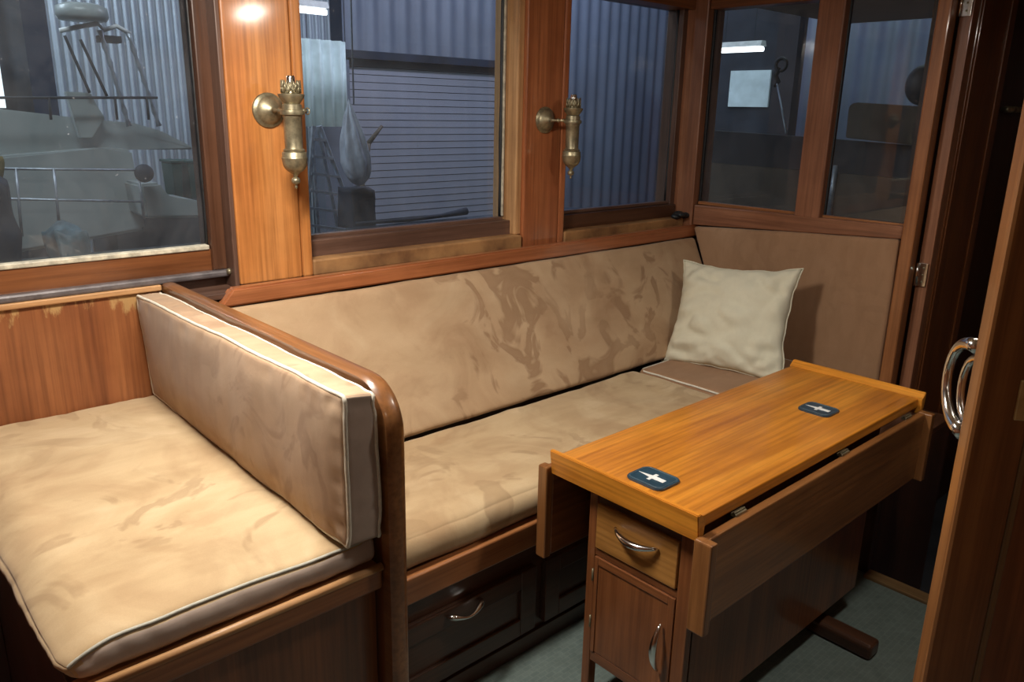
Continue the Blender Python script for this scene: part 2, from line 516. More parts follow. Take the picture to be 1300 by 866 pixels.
# ------------------------------------------------------------------ soft shapes
def cushion(corners, r=0.03, bulge=(0.01, 0.01, 0.015), wob=0.003, seg=(30, 16, 6), seed=0, pucker=0.0):
    """eight corners (bottom ccw, top ccw); rounded, bulged box mapped into them"""
    c = [Vector(p) for p in corners]
    L = [((c[1] - c[0]).length + (c[7] - c[6]).length) / 2, ((c[3] - c[0]).length + (c[6] - c[5]).length) / 2, ((c[4] - c[0]).length + (c[6] - c[2]).length) / 2]

    def tri(u, v, w):
        a = c[0].lerp(c[1], u).lerp(c[3].lerp(c[2], u), v)
        b = c[4].lerp(c[5], u).lerp(c[7].lerp(c[6], u), v)
        return a.lerp(b, w)

    bm = bmesh.new()
    cache = {}

    def shape(i, j, k):
        key = (i, j, k)
        if key in cache: return cache[key]
        q = []
        for idx, (t, n) in enumerate(((i, seg[0]), (j, seg[1]), (k, seg[2]))):
            s = t / n
            # cluster samples near the edges
            s = 0.5 - 0.5 * math.cos(math.pi * s) if n > 6 else s
            q.append(s * L[idx])
        core = [min(max(q[a], r), L[a] - r) for a in range(3)]
        d = Vector([q[a] - core[a] for a in range(3)])
        if d.length > 1e-9:
            m = max(abs(x) for x in d)
            d = d.normalized() * m
        p = [core[a] + d[a] for a in range(3)]
        f = [1 - (2 * q[a] / L[a] - 1) ** 2 for a in range(3)]
        for a in range(3):
            s = 2 * q[a] / L[a] - 1
            o = [x for x in range(3) if x != a]
            g = math.sqrt(max(f[o[0]], 0)) * math.sqrt(max(f[o[1]], 0))
            p[a] += s * bulge[a] * g
            if wob:
                nn = noise.noise(Vector((p[0] * 6 + seed * 7.3, p[1] * 6, p[2] * 6 + a * 11)))
                n2 = noise.noise(Vector((p[0] * 16 + seed * 3.3, p[1] * 16 + a * 5, p[2] * 9)))
                p[a] += (nn * wob + n2 * wob * 0.45)
        if pucker:
            for a in range(3):
                o = [x for x in range(3) if x != a]
                face = abs(2 * q[a] / L[a] - 1) > 0.999
                if not face: continue
                for e in o:
                    t_ = [x for x in o if x != e][0]
                    de = min(q[e], L[e] - q[e])
                    wgt = math.exp(-((de - 0.022) / 0.016) ** 2)
                    p[a] -= (1 if q[a] > L[a] / 2 else -1) * pucker * wgt * max(0, noise.noise(Vector((q[t_] * 34, de * 10, a * 3 + seed))) + 0.15)
        v = bm.verts.new(tri(p[0] / L[0], p[1] / L[1], p[2] / L[2]))
        cache[key] = v
        return v

    X, Y, Z = seg
    for i in range(X):
        for j in range(Y):
            bm.faces.new((shape(i, j, 0), shape(i, j + 1, 0), shape(i + 1, j + 1, 0), shape(i + 1, j, 0)))
            bm.faces.new((shape(i, j, Z), shape(i + 1, j, Z), shape(i + 1, j + 1, Z), shape(i, j + 1, Z)))
    for i in range(X):
        for k in range(Z):
            bm.faces.new((shape(i, 0, k), shape(i + 1, 0, k), shape(i + 1, 0, k + 1), shape(i, 0, k + 1)))
            bm.faces.new((shape(i, Y, k), shape(i, Y, k + 1), shape(i + 1, Y, k + 1), shape(i + 1, Y, k)))
    for j in range(Y):
        for k in range(Z):
            bm.faces.new((shape(0, j, k), shape(0, j, k + 1), shape(0, j + 1, k + 1), shape(0, j + 1, k)))
            bm.faces.new((shape(X, j, k), shape(X, j + 1, k), shape(X, j + 1, k + 1), shape(X, j, k + 1)))
    return bm, cache


def edge_path(cache, seg, face, out=0.002, cut=2):
    """closed path along the border of one cushion face, for its piping"""
    X, Y, Z = seg
    if face in 'tb':
        k = Z if face == 't' else 0
        sides = [[(i, 0, k) for i in range(X + 1)], [(X, j, k) for j in range(Y + 1)], [(X - i, Y, k) for i in range(X + 1)], [(0, Y - j, k) for j in range(Y + 1)]]
    else:
        i0 = 0 if face == 'l' else X
        sides = [[(i0, j, 0) for j in range(Y + 1)], [(i0, Y, k) for k in range(Z + 1)], [(i0, Y - j, Z) for j in range(Y + 1)], [(i0, 0, Z - k) for k in range(Z + 1)]]
    ctr = sum((v.co for v in cache.values()), Vector()) / len(cache)
    pts = []
    for s_ in sides:
        q = [cache[key].co.copy() for key in s_]
        pts += q[cut:-cut] if len(q) > 2 * cut + 2 else q[1:-1]
    res = []
    for p in pts:
        if not res or (p - res[-1]).length > 0.008: res.append(p)
    return [p + (p - ctr).normalized() * out for p in res]


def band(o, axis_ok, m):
    """second fabric on the side faces of a cushion, their shade in its colour"""
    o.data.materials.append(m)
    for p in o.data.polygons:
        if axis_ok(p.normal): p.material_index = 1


def loop_pts(q, rc=0.03, inset=(0, 0, 0), n=7, per=14, wob=0.0, seed=0):
    """closed path round the quad q with rounded corners"""
    q = [Vector(p) for p in q]
    out = []
    m = len(q)
    for i in range(m):
        p, a, b = q[i], q[i - 1], q[(i + 1) % m]
        da, db = (a - p).normalized(), (b - p).normalized()
        s, e = p + da * rc, p + db * rc
        for k in range(n + 1):
            t = k / n
            out.append((s * (1 - t) ** 2 + p * 2 * t * (1 - t) + e * t * t))
        nx = q[(i + 1) % m] - db * rc
        for k in range(1, per):
            out.append(e.lerp(nx, k / per))
    if wob:
        for i, p in enumerate(out):
            out[i] = p + Vector((noise.noise(p * 5 + Vector((seed, 0, 0))), noise.noise(p * 5 + Vector((0, seed + 9, 0))), noise.noise(p * 5 + Vector((0, 0, seed + 4))))) * wob
    return out


# ================================================================== THE SETTING
FY = 1.455            # settee front
ZR = CEIL
struct('floor', B(-0.7, 2.62, -1.2, FY, -0.05, 0.0, bev=0), floor_mat())
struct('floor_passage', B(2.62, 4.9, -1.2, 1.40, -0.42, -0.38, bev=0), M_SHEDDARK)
struct('ceiling', B(-0.75, 4.9, -1.25, 2.44, CEIL, CEIL + 0.04, bev=0), M_CEIL)
struct('wall_left', B(-0.75, -0.7, -1.2, 2.44, -0.05, CEIL, bev=0), wood('panel', 'z'))
struct('wall_rear', B(-0.75, 4.9, -1.25, -1.2, -0.42, CEIL, bev=0), wood('panel', 'z'))
struct('trim_step_edge', B(2.585, 2.64, -1.19, 0.958, -0.06, 0.012, bev=0.004), wood('olive', 'y'))
struct('wall_step', B(2.62, 2.66, -1.19, 0.955, -0.38, -0.06, bev=0), wood('dark', 'y'))

GY = 2.37   # glass plane of the long window wall
# --- lower wall
struct('wall_window', B(-0.7, 3.3, 2.345, 2.42, -0.05, 1.05, bev=0), wood('dark', 'x'))
struct('trim_metal_channel', B(-0.7, 0.978, 2.315, 2.345, 1.052, 1.072, bev=0.006), M_CHAN)
struct('trim_lower_board', B(-0.7, 0.978, 2.345, 2.42, 1.05, 1.136, bev=0.003), wood('mahogany', 'x'))
struct('shelf_ledge', B(0.80, 0.978, 2.228, 2.345, 1.005, 1.022, bev=0.002), wood('walnut', 'x')).name = 'trim_shelf_board'


def window(name, x0, x1, z0, z1, frame_l, frame_r, y=GY):
    g = struct(name, B(x0, x1, y, y + 0.006, z0, z1, bev=0), M_GLASS)
    return g


for nm, x0, x1 in (('window_1', -0.6, 0.925), ('window_2', 1.235, 2.095), ('window_3', 2.385, 3.165)):
    g = window(nm, x0, x1, 1.142, 2.006, 0, 0)
    for a in ((x0 - 0.012, x0 + 0.006), (x1 - 0.004, x1 + 0.012)):
        bm = bmesh.new()
        tube(bm, [(a[0] + 0.008, GY - 0.008, 1.142 + k * 0.072) for k in range(13)], [0.007 + 0.0022 * noise.noise(Vector((k * 2.1, a[0] * 9, 3))) for k in range(13)], 7)
        link('glazing_seal', bm, M_BLACK, g, True)
    bm = B(x0, x1, GY - 0.03, GY, 1.134, 1.148, bev=0.003)
    link('bottom_bead', bm, M_SEAL if nm == 'window_1' else wood('walnut', 'x'), g)
    if nm != 'window_1':
        link('right_bead', B(x1 + 0.004, x1 + 0.012, GY - 0.022, GY - 0.008, 1.15, 2.0, bev=0.002), M_SEAL, g)
# frames of window 1
struct('trim_window_post', B(0.928, 0.985, 2.33, 2.42, 1.072, CEIL, bev=0.004), wood('dark', 'z'))
# sill under windows 2 and 3 : dark rebate then worn ledge
struct('trim_window_sill', B(1.222, 2.13, 2.315, 2.42, 1.05, 1.136, bev=0.004), wood('walnut', 'x'))
struct('trim_window_ledge', B(1.222, 2.13, 2.262, 2.345, 1.03, 1.082, bev=0.006), M_LEDGE)
struct('trim_window_sill', B(2.372, 3.19, 2.315, 2.42, 1.05, 1.134, bev=0.004), wood('dark', 'x'))
struct('trim_window_ledge', B(2.372, 3.19, 2.262, 2.345, 1.03, 1.075, bev=0.006), M_LEDGE)
struct('trim_window_head', B(-0.7, 3.36, 2.29, 2.42, 2.004, CEIL, bev=0.004), wood('mahogany', 'x'))
# posts
struct('trim_lamp_post', B(0.982, 1.186, 2.27, 2.42, 1.03, CEIL, bev=0.005), wood('honey', 'z'))
struct('trim_post_edge', B(1.188, 1.222, 2.265, 2.42, 1.03, CEIL, bev=0.006), wood('honey', 'z'))
struct('trim_post_side', B(0.968, 0.982, 2.275, 2.42, 1.022, CEIL, bev=0.003), wood('walnut', 'z'))
struct('trim_lamp_post', B(2.142, 2.335, 2.27, 2.42, 1.03, CEIL, bev=0.005), wood('red', 'z'))
struct('trim_post_edge', B(2.337, 2.368, 2.265, 2.42, 1.03, CEIL, bev=0.006), wood('red', 'z'))
struct('trim_post_side', B(2.112, 2.142, 2.285, 2.42, 1.082, CEIL, bev=0.004), wood('pale', 'z'))
bm = bmesh.new()
lathe(bm, [(0.0, 0.010), (0.006, 0.009), (0.009, 0.005), (0.010, 0.0)], (0.968, 2.31, 1.068), 'x')
for v in bm.verts: v.co.x = 0.968 - (v.co.x - 0.968)
b = link('bolt', bm, M_BRASS, None, True, label='small brass bolt head low on the dark side of the left lamp post', cat='bolt')

# corner post and window 3 right frame
struct('trim_frame_post', B(3.166, 3.20, 2.33, 2.42, 1.06, CEIL, bev=0.004), wood('walnut', 'z'))
struct('trim_corner_post', B(3.198, 3.33, 2.222, 2.42, 1.00, CEIL, bev=0.006), wood('endtrim', 'z'))
bm = bmesh.new()
for k in range(9):
    a = random.random() * 6.28
    bmesh.ops.create_icosphere(bm, subdivisions=2, radius=0.012 + 0.01 * random.random(),
                               matrix=Matrix.Translation((3.165 + 0.035 * math.cos(a), 2.25 + 0.03 * math.sin(a), 1.083 + 0.012 * random.random())) @ Matrix.Diagonal((1.5, 1.2, 0.7, 1)))
struct('trim_corner_sealant', bm, M_BLACK, True)

# --- end wall (x about 3.2)
EX = 3.20
struct('wall_end', B(EX + 0.048, EX + 0.09, 1.255, 2.40, -0.4, 1.10, bev=0), wood('dark', 'y'))
bm = hexa(bmesh.new(), [(EX, 1.245, 1.100), (EX + 0.09, 1.245, 1.100), (EX + 0.09, 2.215, 1.045), (EX, 2.215, 1.045),
                        (EX, 1.245, 1.150), (EX + 0.09, 1.245, 1.150), (EX + 0.09, 2.215, 1.140), (EX, 2.215, 1.140)], 0.005)
struct('trim_end_sill', bm, wood('endtrim', 'y'))
struct('trim_end_head', B(EX, EX + 0.09, 1.19, 2.215, 2.0, CEIL, bev=0.004), wood('mahogany', 'y'))
struct('trim_end_mullion', B(EX, EX + 0.07, 1.592, 1.705, 1.14, 2.004, bev=0.006), wood('endtrim', 'z'))
for nm, y0, y1 in (('window_4', 1.705, 2.215), ('window_5', 1.25, 1.592)):
    g = struct(nm, B(EX + 0.05, EX + 0.056, y0, y1, 1.145, 2.004, bev=0), M_GLASS)
    for yy in (y0, y1):
        link('glazing_seal', B(EX + 0.038, EX + 0.05, yy - 0.006, yy + 0.006, 1.145, 2.004, bev=0.002), M_BLACK, g)
    link('bottom_bead', B(EX + 0.03, EX + 0.05, y0, y1, 1.142, 1.156, bev=0.002), wood('trim', 'y'), g)
# jamb and passage
bm = hexa(bmesh.new(), [(3.145, 1.178, -.38), (3.235, 1.190, -.38), (3.235, 1.250, -.38), (3.145, 1.226, -.38), (3.145, 1.178, CEIL), (3.235, 1.190, CEIL), (3.235, 1.250, CEIL), (3.145, 1.226, CEIL)], 0.006)
struct('trim_door_jamb', bm, wood('trim', 'z'))
struct('trim_door_stop', B(3.240, 3.298, 1.138, 1.182, -0.38, CEIL, bev=0.003), wood('endtrim', 'z'))
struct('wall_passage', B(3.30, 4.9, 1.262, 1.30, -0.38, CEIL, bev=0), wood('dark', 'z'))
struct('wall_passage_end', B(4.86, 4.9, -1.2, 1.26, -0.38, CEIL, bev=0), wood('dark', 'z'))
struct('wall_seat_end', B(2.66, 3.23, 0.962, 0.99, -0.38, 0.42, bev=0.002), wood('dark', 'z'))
struct('wall_seat_end_side', B(2.63, 2.66, 0.962, 1.45, -0.38, 0.42, bev=0.002), wood('dark', 'z'))
struct('trim_seat_end_top', B(2.63, 3.23, 0.962, 1.45, 0.42, 0.44, bev=0.003), wood('dark', 'x'))
# passage door, folded back against the passage wall
d = thing('door_3', 'dark', 'door', (3.30, 1.2, -0.37))
for k in ('label', 'category'): del d[k]
d['kind'] = 'structure'
link('door_leaf', B(3.302, 3.66, 1.135, 1.167, -0.36, 2.05, bev=0.004), wood('mahogany', 'z'), d)
link('stile', B(3.31, 3.37, 1.128, 1.136, -0.36, 2.05, bev=0.003), wood('mahogany', 'z'), d)
link('stile', B(3.60, 3.66, 1.128, 1.136, -0.36, 2.05, bev=0.003), wood('mahogany', 'z'), d)
for z in (0.925, 1.905):
    h = link('hinge', B(3.228, 3.234, 1.142, 1.186, z, z + 0.09, bev=0.001), M_CHROME, d, label='bright metal hinge')
    bm = bmesh.new()
    tube(bm, [(3.224, 1.178, z), (3.224, 1.178, z + 0.09)], 0.006, 10)
    link('hinge_pin', bm, M_CHROME, h, True)
    for k in range(3):
        bm = bmesh.new()
        lathe(bm, [(0.0045, 0), (0.0035, -0.002), (0.0005, -0.0025)], (3.228, 1.157, z + 0.018 + 0.027 * k), 'x', 8)
        link('screw', bm, M_BRASS, h, True)
# brass rail in the passage
r = thing('handrail', 'short brass handrail in the dark passage behind the open door', 'handrail', (4.2, 1.24, 1.58))
bm = bmesh.new()
tube(bm, [(4.05, 1.22, 1.60), (4.75, 1.22, 1.60)], 0.014, 12)
link('rail', bm, M_BRASS, r, True)
for x in (4.12, 4.68):
    bm = bmesh.new()
    tube(bm, [(x, 1.22, 1.60), (x, 1.263, 1.60)], 0.009, 10)
    link('bracket', bm, M_BRASS, r, True)

# ================================================================== FOREGROUND DOOR (right)
dr = thing('cabin_door', 'large brown cabin door standing open at the right edge, chrome handle behind it', 'door', (1.2, 0.331, 0.0))
dd = Vector((0.64, -0.768, 0))
nn = Vector((-0.768, -0.64, 0))     # towards the camera side
E0 = Vector((1.2, 0.331, 0.02))


def slab(a, b, t0, t1, z0, z1, bev=0.004):
    p = lambda s, t, z: E0 + dd * s + nn * t + Vector((0, 0, z))
    return hexa(bmesh.new(), [p(a, t0, z0), p(b, t0, z0), p(b, t1, z0), p(a, t1, z0), p(a, t0, z1), p(b, t0, z1), p(b, t1, z1), p(a, t1, z1)], bev)


link('panel', slab(0.085, 0.70, -0.03, -0.008, 0.0, 2.02), wood('mahogany', 'z'), dr)
link('stile', slab(0.0, 0.075, -0.036, 0.0, 0.0, 2.02, 0.006), wood('cap', 'z'), dr)
link('stile', slab(0.705, 0.78, -0.036, 0.0, 0.0, 2.02, 0.006), wood('cap', 'z'), dr)
link('edge_bead', slab(0.075, 0.086, -0.03, -0.003, 0.0, 2.02, 0.003), wood('olive', 'z'), dr)
pl = link('lock_plate', slab(0.052, 0.10, -0.001, 0.004, 1.125, 1.185, 0.002), M_GOLD, dr, label='brass lock plate')
bm = bmesh.new()
pts = []
for k in range(15):
    t = k / 14
    a = math.pi * t
    p = E0 + dd * (0.006 + 0.0 * math.sin(a)) - nn * (0.036 + 0.085 * math.sin(a) ** 0.8) + Vector((0, 0, 1.152 - 0.066 * math.cos(a)))
    pts.append(p)
tube(bm, pts, [0.011 - 0.004 * math.sin(math.pi * k / 14) for k in range(15)], 12)
hd = link('handle', bm, M_CHROME, dr, True, label='curved chrome handle')
bm = bmesh.new()
pts = [E0 + dd * (0.016 + 0.0 * math.sin(math.pi * k / 14)) - nn * (0.036 + 0.055 * math.sin(math.pi * k / 14) ** 0.8) + Vector((0, 0, 1.147 - 0.052 * math.cos(math.pi * k / 14))) for k in range(15)]
tube(bm, pts, 0.006, 10)
link('inner_loop', bm, M_CHROME, hd, True)

# ================================================================== BED SEAT (left)
bed = thing('bench_seat', 'left bench with reddish wooden front rail under the wide suede cushion', 'bench', (0.48, 1.75, 0.0))
link('front_rail', B(0.205, 0.765, 1.194, 1.24, 0.620, 0.672, bev=0.008, seg=3), wood('trim', 'x'), bed)
bm = bmesh.new()
tube(bm, [(0.207, 1.198, 0.670), (0.763, 1.198, 0.670)], 0.0085, 10)
link('rail_bead', bm, wood('pale', 'x'), bed, True, label='worn pale bead along the top of the rail')
link('front_panel', B(0.215, 0.765, 1.226, 1.24, 0.03, 0.635, bev=0.002), wood('mahogany', 'z'), bed)
link('side_panel', B(0.205, 0.22, 1.24, 2.33, 0.03, 0.66, bev=0.002), wood('dark', 'z'), bed)
link('base_board', B(0.22, 0.765, 1.24, 2.33, 0.62, 0.668, bev=0), wood('mahogany', 'x'), bed)
struct('wall_bench_panel', B(-0.69, 0.765, 2.318, 2.345, 0.60, 1.036, bev=0.002), panel_worn())
struct('trim_bench_panel', B(-0.69, 0.765, 2.308, 2.345, 1.036, 1.052, bev=0.003), wood('pale', 'x'))
link('panel', B(0.02, 0.205, 1.9, 2.33, 0.03, 0.66, bev=0.002), wood('dark', 'z'), bed)

# wide cushion
x0, x1, y0, y1, z0, z1 = 0.192, 0.763, 1.208, 2.315, 0.679, 0.732
bc = [(x0 + .01, y0, z0), (x1, y0, z0), (x1, y1, z0), (-0.3, y1, z0), (x0, y0 + 0.01, z1), (x1, y0 + 0.01, z1 - 0.004), (x1, y1, z1), (-0.3, y1, z1)]
bm, _ = cushion([(x0 + .01, y0, z0), (x1, y0, z0), (x1, y1, z0), (x0, y1, z0), (x0, y0 + .01, z1), (x1, y0 + .01, z1), (x1, y1, z1), (x0, y1, z1)], 0.016, (0.006, 0.006, 0.016), 0.004, (70, 70, 8), 1, 0.004)
for v in bm.verts:      # the outer corner edge is soft and rolls over
    t = max(0.0, 1 - (v.co.x - x0) / 0.085)
    h_ = (v.co.z - z0) / (z1 - z0)
    v.co.z -= 0.034 * t * t * h_
    t2 = max(0.0, 1 - (v.co.x - x0) / 0.05) * max(0.0, 1 - (v.co.y - y0) / 0.05)
    v.co.x += 0.012 * t2
    v.co.y += 0.012 * t2
bp = [_[i, 0, 8].co + Vector((0, -0.002, 0.0015)) for i in range(1, 70)]
bp = [p for k, p in enumerate(bp) if k % 2 == 0 or k < 6]
bcush = link('seat_cushion', bm, M_SUEDE, None, True, label='wide blotchy suede cushion lying flat on the left bench', cat='cushion')
band(bcush, lambda n: n.y < -0.75, M_SUEDE_BAND_SHADED)
bm = bmesh.new()
tube(bm, bp, 0.0035, 8)
link('piping', bm, M_PIPE_SHADED, bcush, True, label='piping cord with shade in its colour')

# ================================================================== DIVIDER
dv = thing('divider_panel', 'upright varnished partition with rounded corner between bench and settee', 'partition', (0.785, 1.75, 0.0))


def divider_poly(y0, y1, z0, z1, r):
    out = [(y1, z0), (y1, z1)]
    for k in range(9):
        a = math.pi / 2 + math.pi / 2 * k / 8
        out.append((y0 + r + r * math.cos(a), z1 - r + r * math.sin(a)))
    out.append((y0, z0))
    return out


poly = divider_poly(1.20, 2.315, 0.0, 1.035, 0.07)
bm = prism(bmesh.new(), [(0.772, y, z) for y, z in poly], (0.024, 0, 0))
link('panel', bm, wood('mahogany', 'z'), dv)
# capping that runs over the top and down the front
o_, i_ = divider_poly(1.166, 2.315, 0.0, 1.056, 0.105), divider_poly(1.200, 2.315, 0.0, 1.032, 0.07)
bm = bmesh.new()
W0, W1 = 0.767, 0.807
rows = []
for (yo, zo), (yi, zi) in zip(o_[1:], i_[1:]):
    o1, i1 = Vector((0, yo, zo)), Vector((0, yi, zi))
    e = (i1 - o1) * 0.22
    rows.append([bm.verts.new((W0, *(i1.yz))), bm.verts.new((W0, *((o1 + e).yz))), bm.verts.new((W0 + 0.006, *(o1 + e * 0.25).yz)), bm.verts.new((W0 + 0.014, *o1.yz)),
                 bm.verts.new((W1 - 0.014, *o1.yz)), bm.verts.new((W1 - 0.006, *(o1 + e * 0.25).yz)), bm.verts.new((W1, *((o1 + e).yz))), bm.verts.new((W1, *(i1.yz)))])
for a, b in zip(rows, rows[1:]):
    for k in range(8): bm.faces.new((a[k], a[(k + 1) % 8], b[(k + 1) % 8], b[k]))
bm.faces.new(rows[0]); bm.faces.new(rows[-1][::-1])
link('capping', bm, wood('cap', 'y'), dv, 'auto', label='rounded varnished edge capping')

# upright cushion against it
def rot_c(c): return [Vector(p) for p in c]


x0, x1, y0, y1, z0, z1 = 0.680, 0.757, 1.188, 2.30, 0.744, 1.040
cc = [(x0, y0, z0), (x1, y0, z0), (x1, y1, z0 - 0.006), (x0 + .028, y1, z0 - 0.006), (x0 + .012, y0 + .006, z1 + .008), (x1, y0 + .006, z1), (x1, y1, z1 - .004), (x0 + .012, y1, z1 - .004)]
bm, _ = cushion(cc, 0.010, (0.026, 0.003, 0.006), 0.004, (10, 90, 30), 4, 0.006)
paths = [edge_path(_, (10, 90, 30), f) for f in 'lr']
sc_ = link('upright_cushion', bm, M_SUEDE_BOX, None, True, label='long boxy suede cushion with white piping standing upright against the partition', cat='cushion')
band(sc_, lambda n: n.y < -0.8, M_SUEDE_BAND_SHADED)
for pth in paths:
    bm = bmesh.new()
    tube(bm, pth, 0.0043, 8, closed=True)
    link('piping', bm, M_PIPE, sc_, True, label='white piping cord')

# ================================================================== SETTEE
st = thing('settee', 'long built-in settee base with varnished front edge and drawers below', 'settee', (2.0, 1.7, 0.0))
link('front_edge', B(0.808, 2.63, 1.425, 1.46, 0.358, 0.436, bev=0.006, seg=3), wood('trim', 'x'), st, label='reddish varnished edge board')
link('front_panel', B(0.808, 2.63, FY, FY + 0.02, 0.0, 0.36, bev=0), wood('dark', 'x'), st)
link('seat_board', B(0.808, 3.15, 1.452, 2.03, 0.40, 0.428, bev=0), wood('mahogany', 'x'), st)
link('plinth', B(0.808, 2.63, FY - 0.012, FY, 0.0, 0.055, bev=0.002), wood('dark', 'x'), st)


def settee_drawer(x0, x1, handle):
    z0, z1 = 0.075, 0.285
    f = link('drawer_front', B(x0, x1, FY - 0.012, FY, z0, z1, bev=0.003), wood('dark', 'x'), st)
    # raised frame round a recessed field
    bm = bmesh.new()
    box(bm, x0, x0 + 0.06, FY - 0.022, FY - 0.010, z0, z1, 0.003)
    box(bm, x1 - 0.06, x1, FY - 0.022, FY - 0.010, z0, z1, 0.003)
    box(bm, x0 + 0.06, x1 - 0.06, FY - 0.022, FY - 0.010, z1 - 0.055, z1, 0.003)
    box(bm, x0 + 0.06, x1 - 0.06, FY - 0.022, FY - 0.010, z0, z0 + 0.055, 0.003)
    link('drawer_frame', bm, wood('dark', 'x'), f)
    if handle:
        cx, cz = handle
        bm = bmesh.new()
        n = 13
        pts = [(cx - 0.062 + 0.124 * k / (n - 1), FY - 0.024 - 0.026 * math.sin(math.pi * k / (n - 1)) ** 0.7, cz + 0.006 * math.cos(math.pi * 2 * k / (n - 1))) for k in range(n)]
        rr = [0.004 + 0.006 * abs(math.cos(math.pi * k / (n - 1))) ** 2 for k in range(n)]
        rr[0] = rr[-1] = 0.002
        rr[1] = rr[-2] = 0.009
        tube(bm, pts, rr, 12)
        link('handle', bm, M_CHROME, f, True, label='chrome bow handle')


settee_drawer(0.86, 1.44, (1.168, 0.262))
settee_drawer(1.48, 2.06, (1.77, 0.262))

# seat cushion
x0, x1, y0, y1, z0, z1 = 0.812, 2.50, 1.435, 1.962, 0.437, 0.532
bm, _ = cushion([(x0, y0, z0), (x1, y0, z0), (x1, y1, z0), (x0, y1, z0), (x0, y0 + .012, z1), (x1, y0 + .012, z1), (x1, y1, z1), (x0, y1, z1)], 0.038, (0.003, 0.004, 0.010), 0.005, (70, 34, 8), 7)
link('settee_seat_cushion', bm, M_SUEDE, None, True, label='long suede seat cushion of the settee below the sloping backrest', cat='cushion')
# corner seat cushion with piping
x0, x1, y0, y1, z0, z1 = 2.507, 3.12, 1.46, 1.94, 0.442, 0.536
cc = [(x0, y0, z0), (x1, y0, z0), (x1, y1, z0), (x0, y1, z0), (x0, y0 + .01, z1), (x1, y0 + .01, z1), (x1, y1, z1), (x0, y1, z1)]
bm, _ = cushion(cc, 0.016, (0.0, 0.004, 0.006), 0.003, (30, 26, 8), 9)
kp = edge_path(_, (30, 26, 8), 't', cut=4)
k2 = link('corner_seat_cushion', bm, M_SUEDE_END, None, True, label='short piped seat cushion in the settee corner under the pale pillow', cat='cushion')
bm = bmesh.new()
tube(bm, kp, 0.004, 8, closed=True)
link('piping', bm, M_PIPE, k2, True)

# long sloping backrest
cc = [(0.812, 1.945, 0.542), (3.165, 1.945, 0.542), (3.165, 2.03, 0.50), (0.812, 2.03, 0.50),
      (0.812, 2.198, 0.982), (3.205, 2.198, 0.988), (3.205, 2.255, 0.975), (0.812, 2.255, 0.970)]
bm, _ = cushion(cc, 0.016, (0.0, 0.010, 0.0), 0.004, (90, 8, 26), 12)
link('backrest_cushion', bm, M_SUEDE_BACK, None, True, label='long sloping suede backrest under the windows behind the settee seat', cat='backrest')
bk = [(0.808, 2.04, 0.43), (3.2, 2.04, 0.43), (3.2, 2.07, 0.43), (0.808, 2.07, 0.43), (0.808, 2.265, 0.975), (3.2, 2.265, 0.975), (3.2, 2.29, 0.975), (0.808, 2.29, 0.975)]
struct('wall_settee_back', hexa(bmesh.new(), bk), wood('dark', 'x'))
# fiddle rail above it
bm = prism(bmesh.new(), [(0.885, 2.205, 0.984), (3.245, 2.205, 0.990), (3.245, 2.205, 1.046), (0.930, 2.205, 1.037)], (0, 0.038, 0), 0.006)
link('window_rail', bm, wood('red', 'x'), None, 'auto', label='long reddish varnished wooden rail running along the top of the backrest', cat='rail')
link('shelf_board', B(0.982, 3.2, 2.244, 2.345, 0.985, 1.03, bev=0), wood('dark', 'x'), None, kind='structure').name = 'trim_shelf_back'

# end backrest
cc = [(3.155, 1.235, 0.44), (3.225, 1.235, 0.44), (3.225, 1.93, 0.44), (3.155, 1.93, 0.44),
      (3.190, 1.250, 1.099), (3.226, 1.250, 1.099), (3.226, 2.205, 1.038), (3.190, 2.205, 1.038)]
bm, _ = cushion(cc, 0.014, (0.010, 0.0, 0.002), 0.003, (8, 40, 26), 15)
link('end_backrest', bm, M_SUEDE_END, None, True, label='darker brown suede backrest on the end wall right of the pillow', cat='backrest')

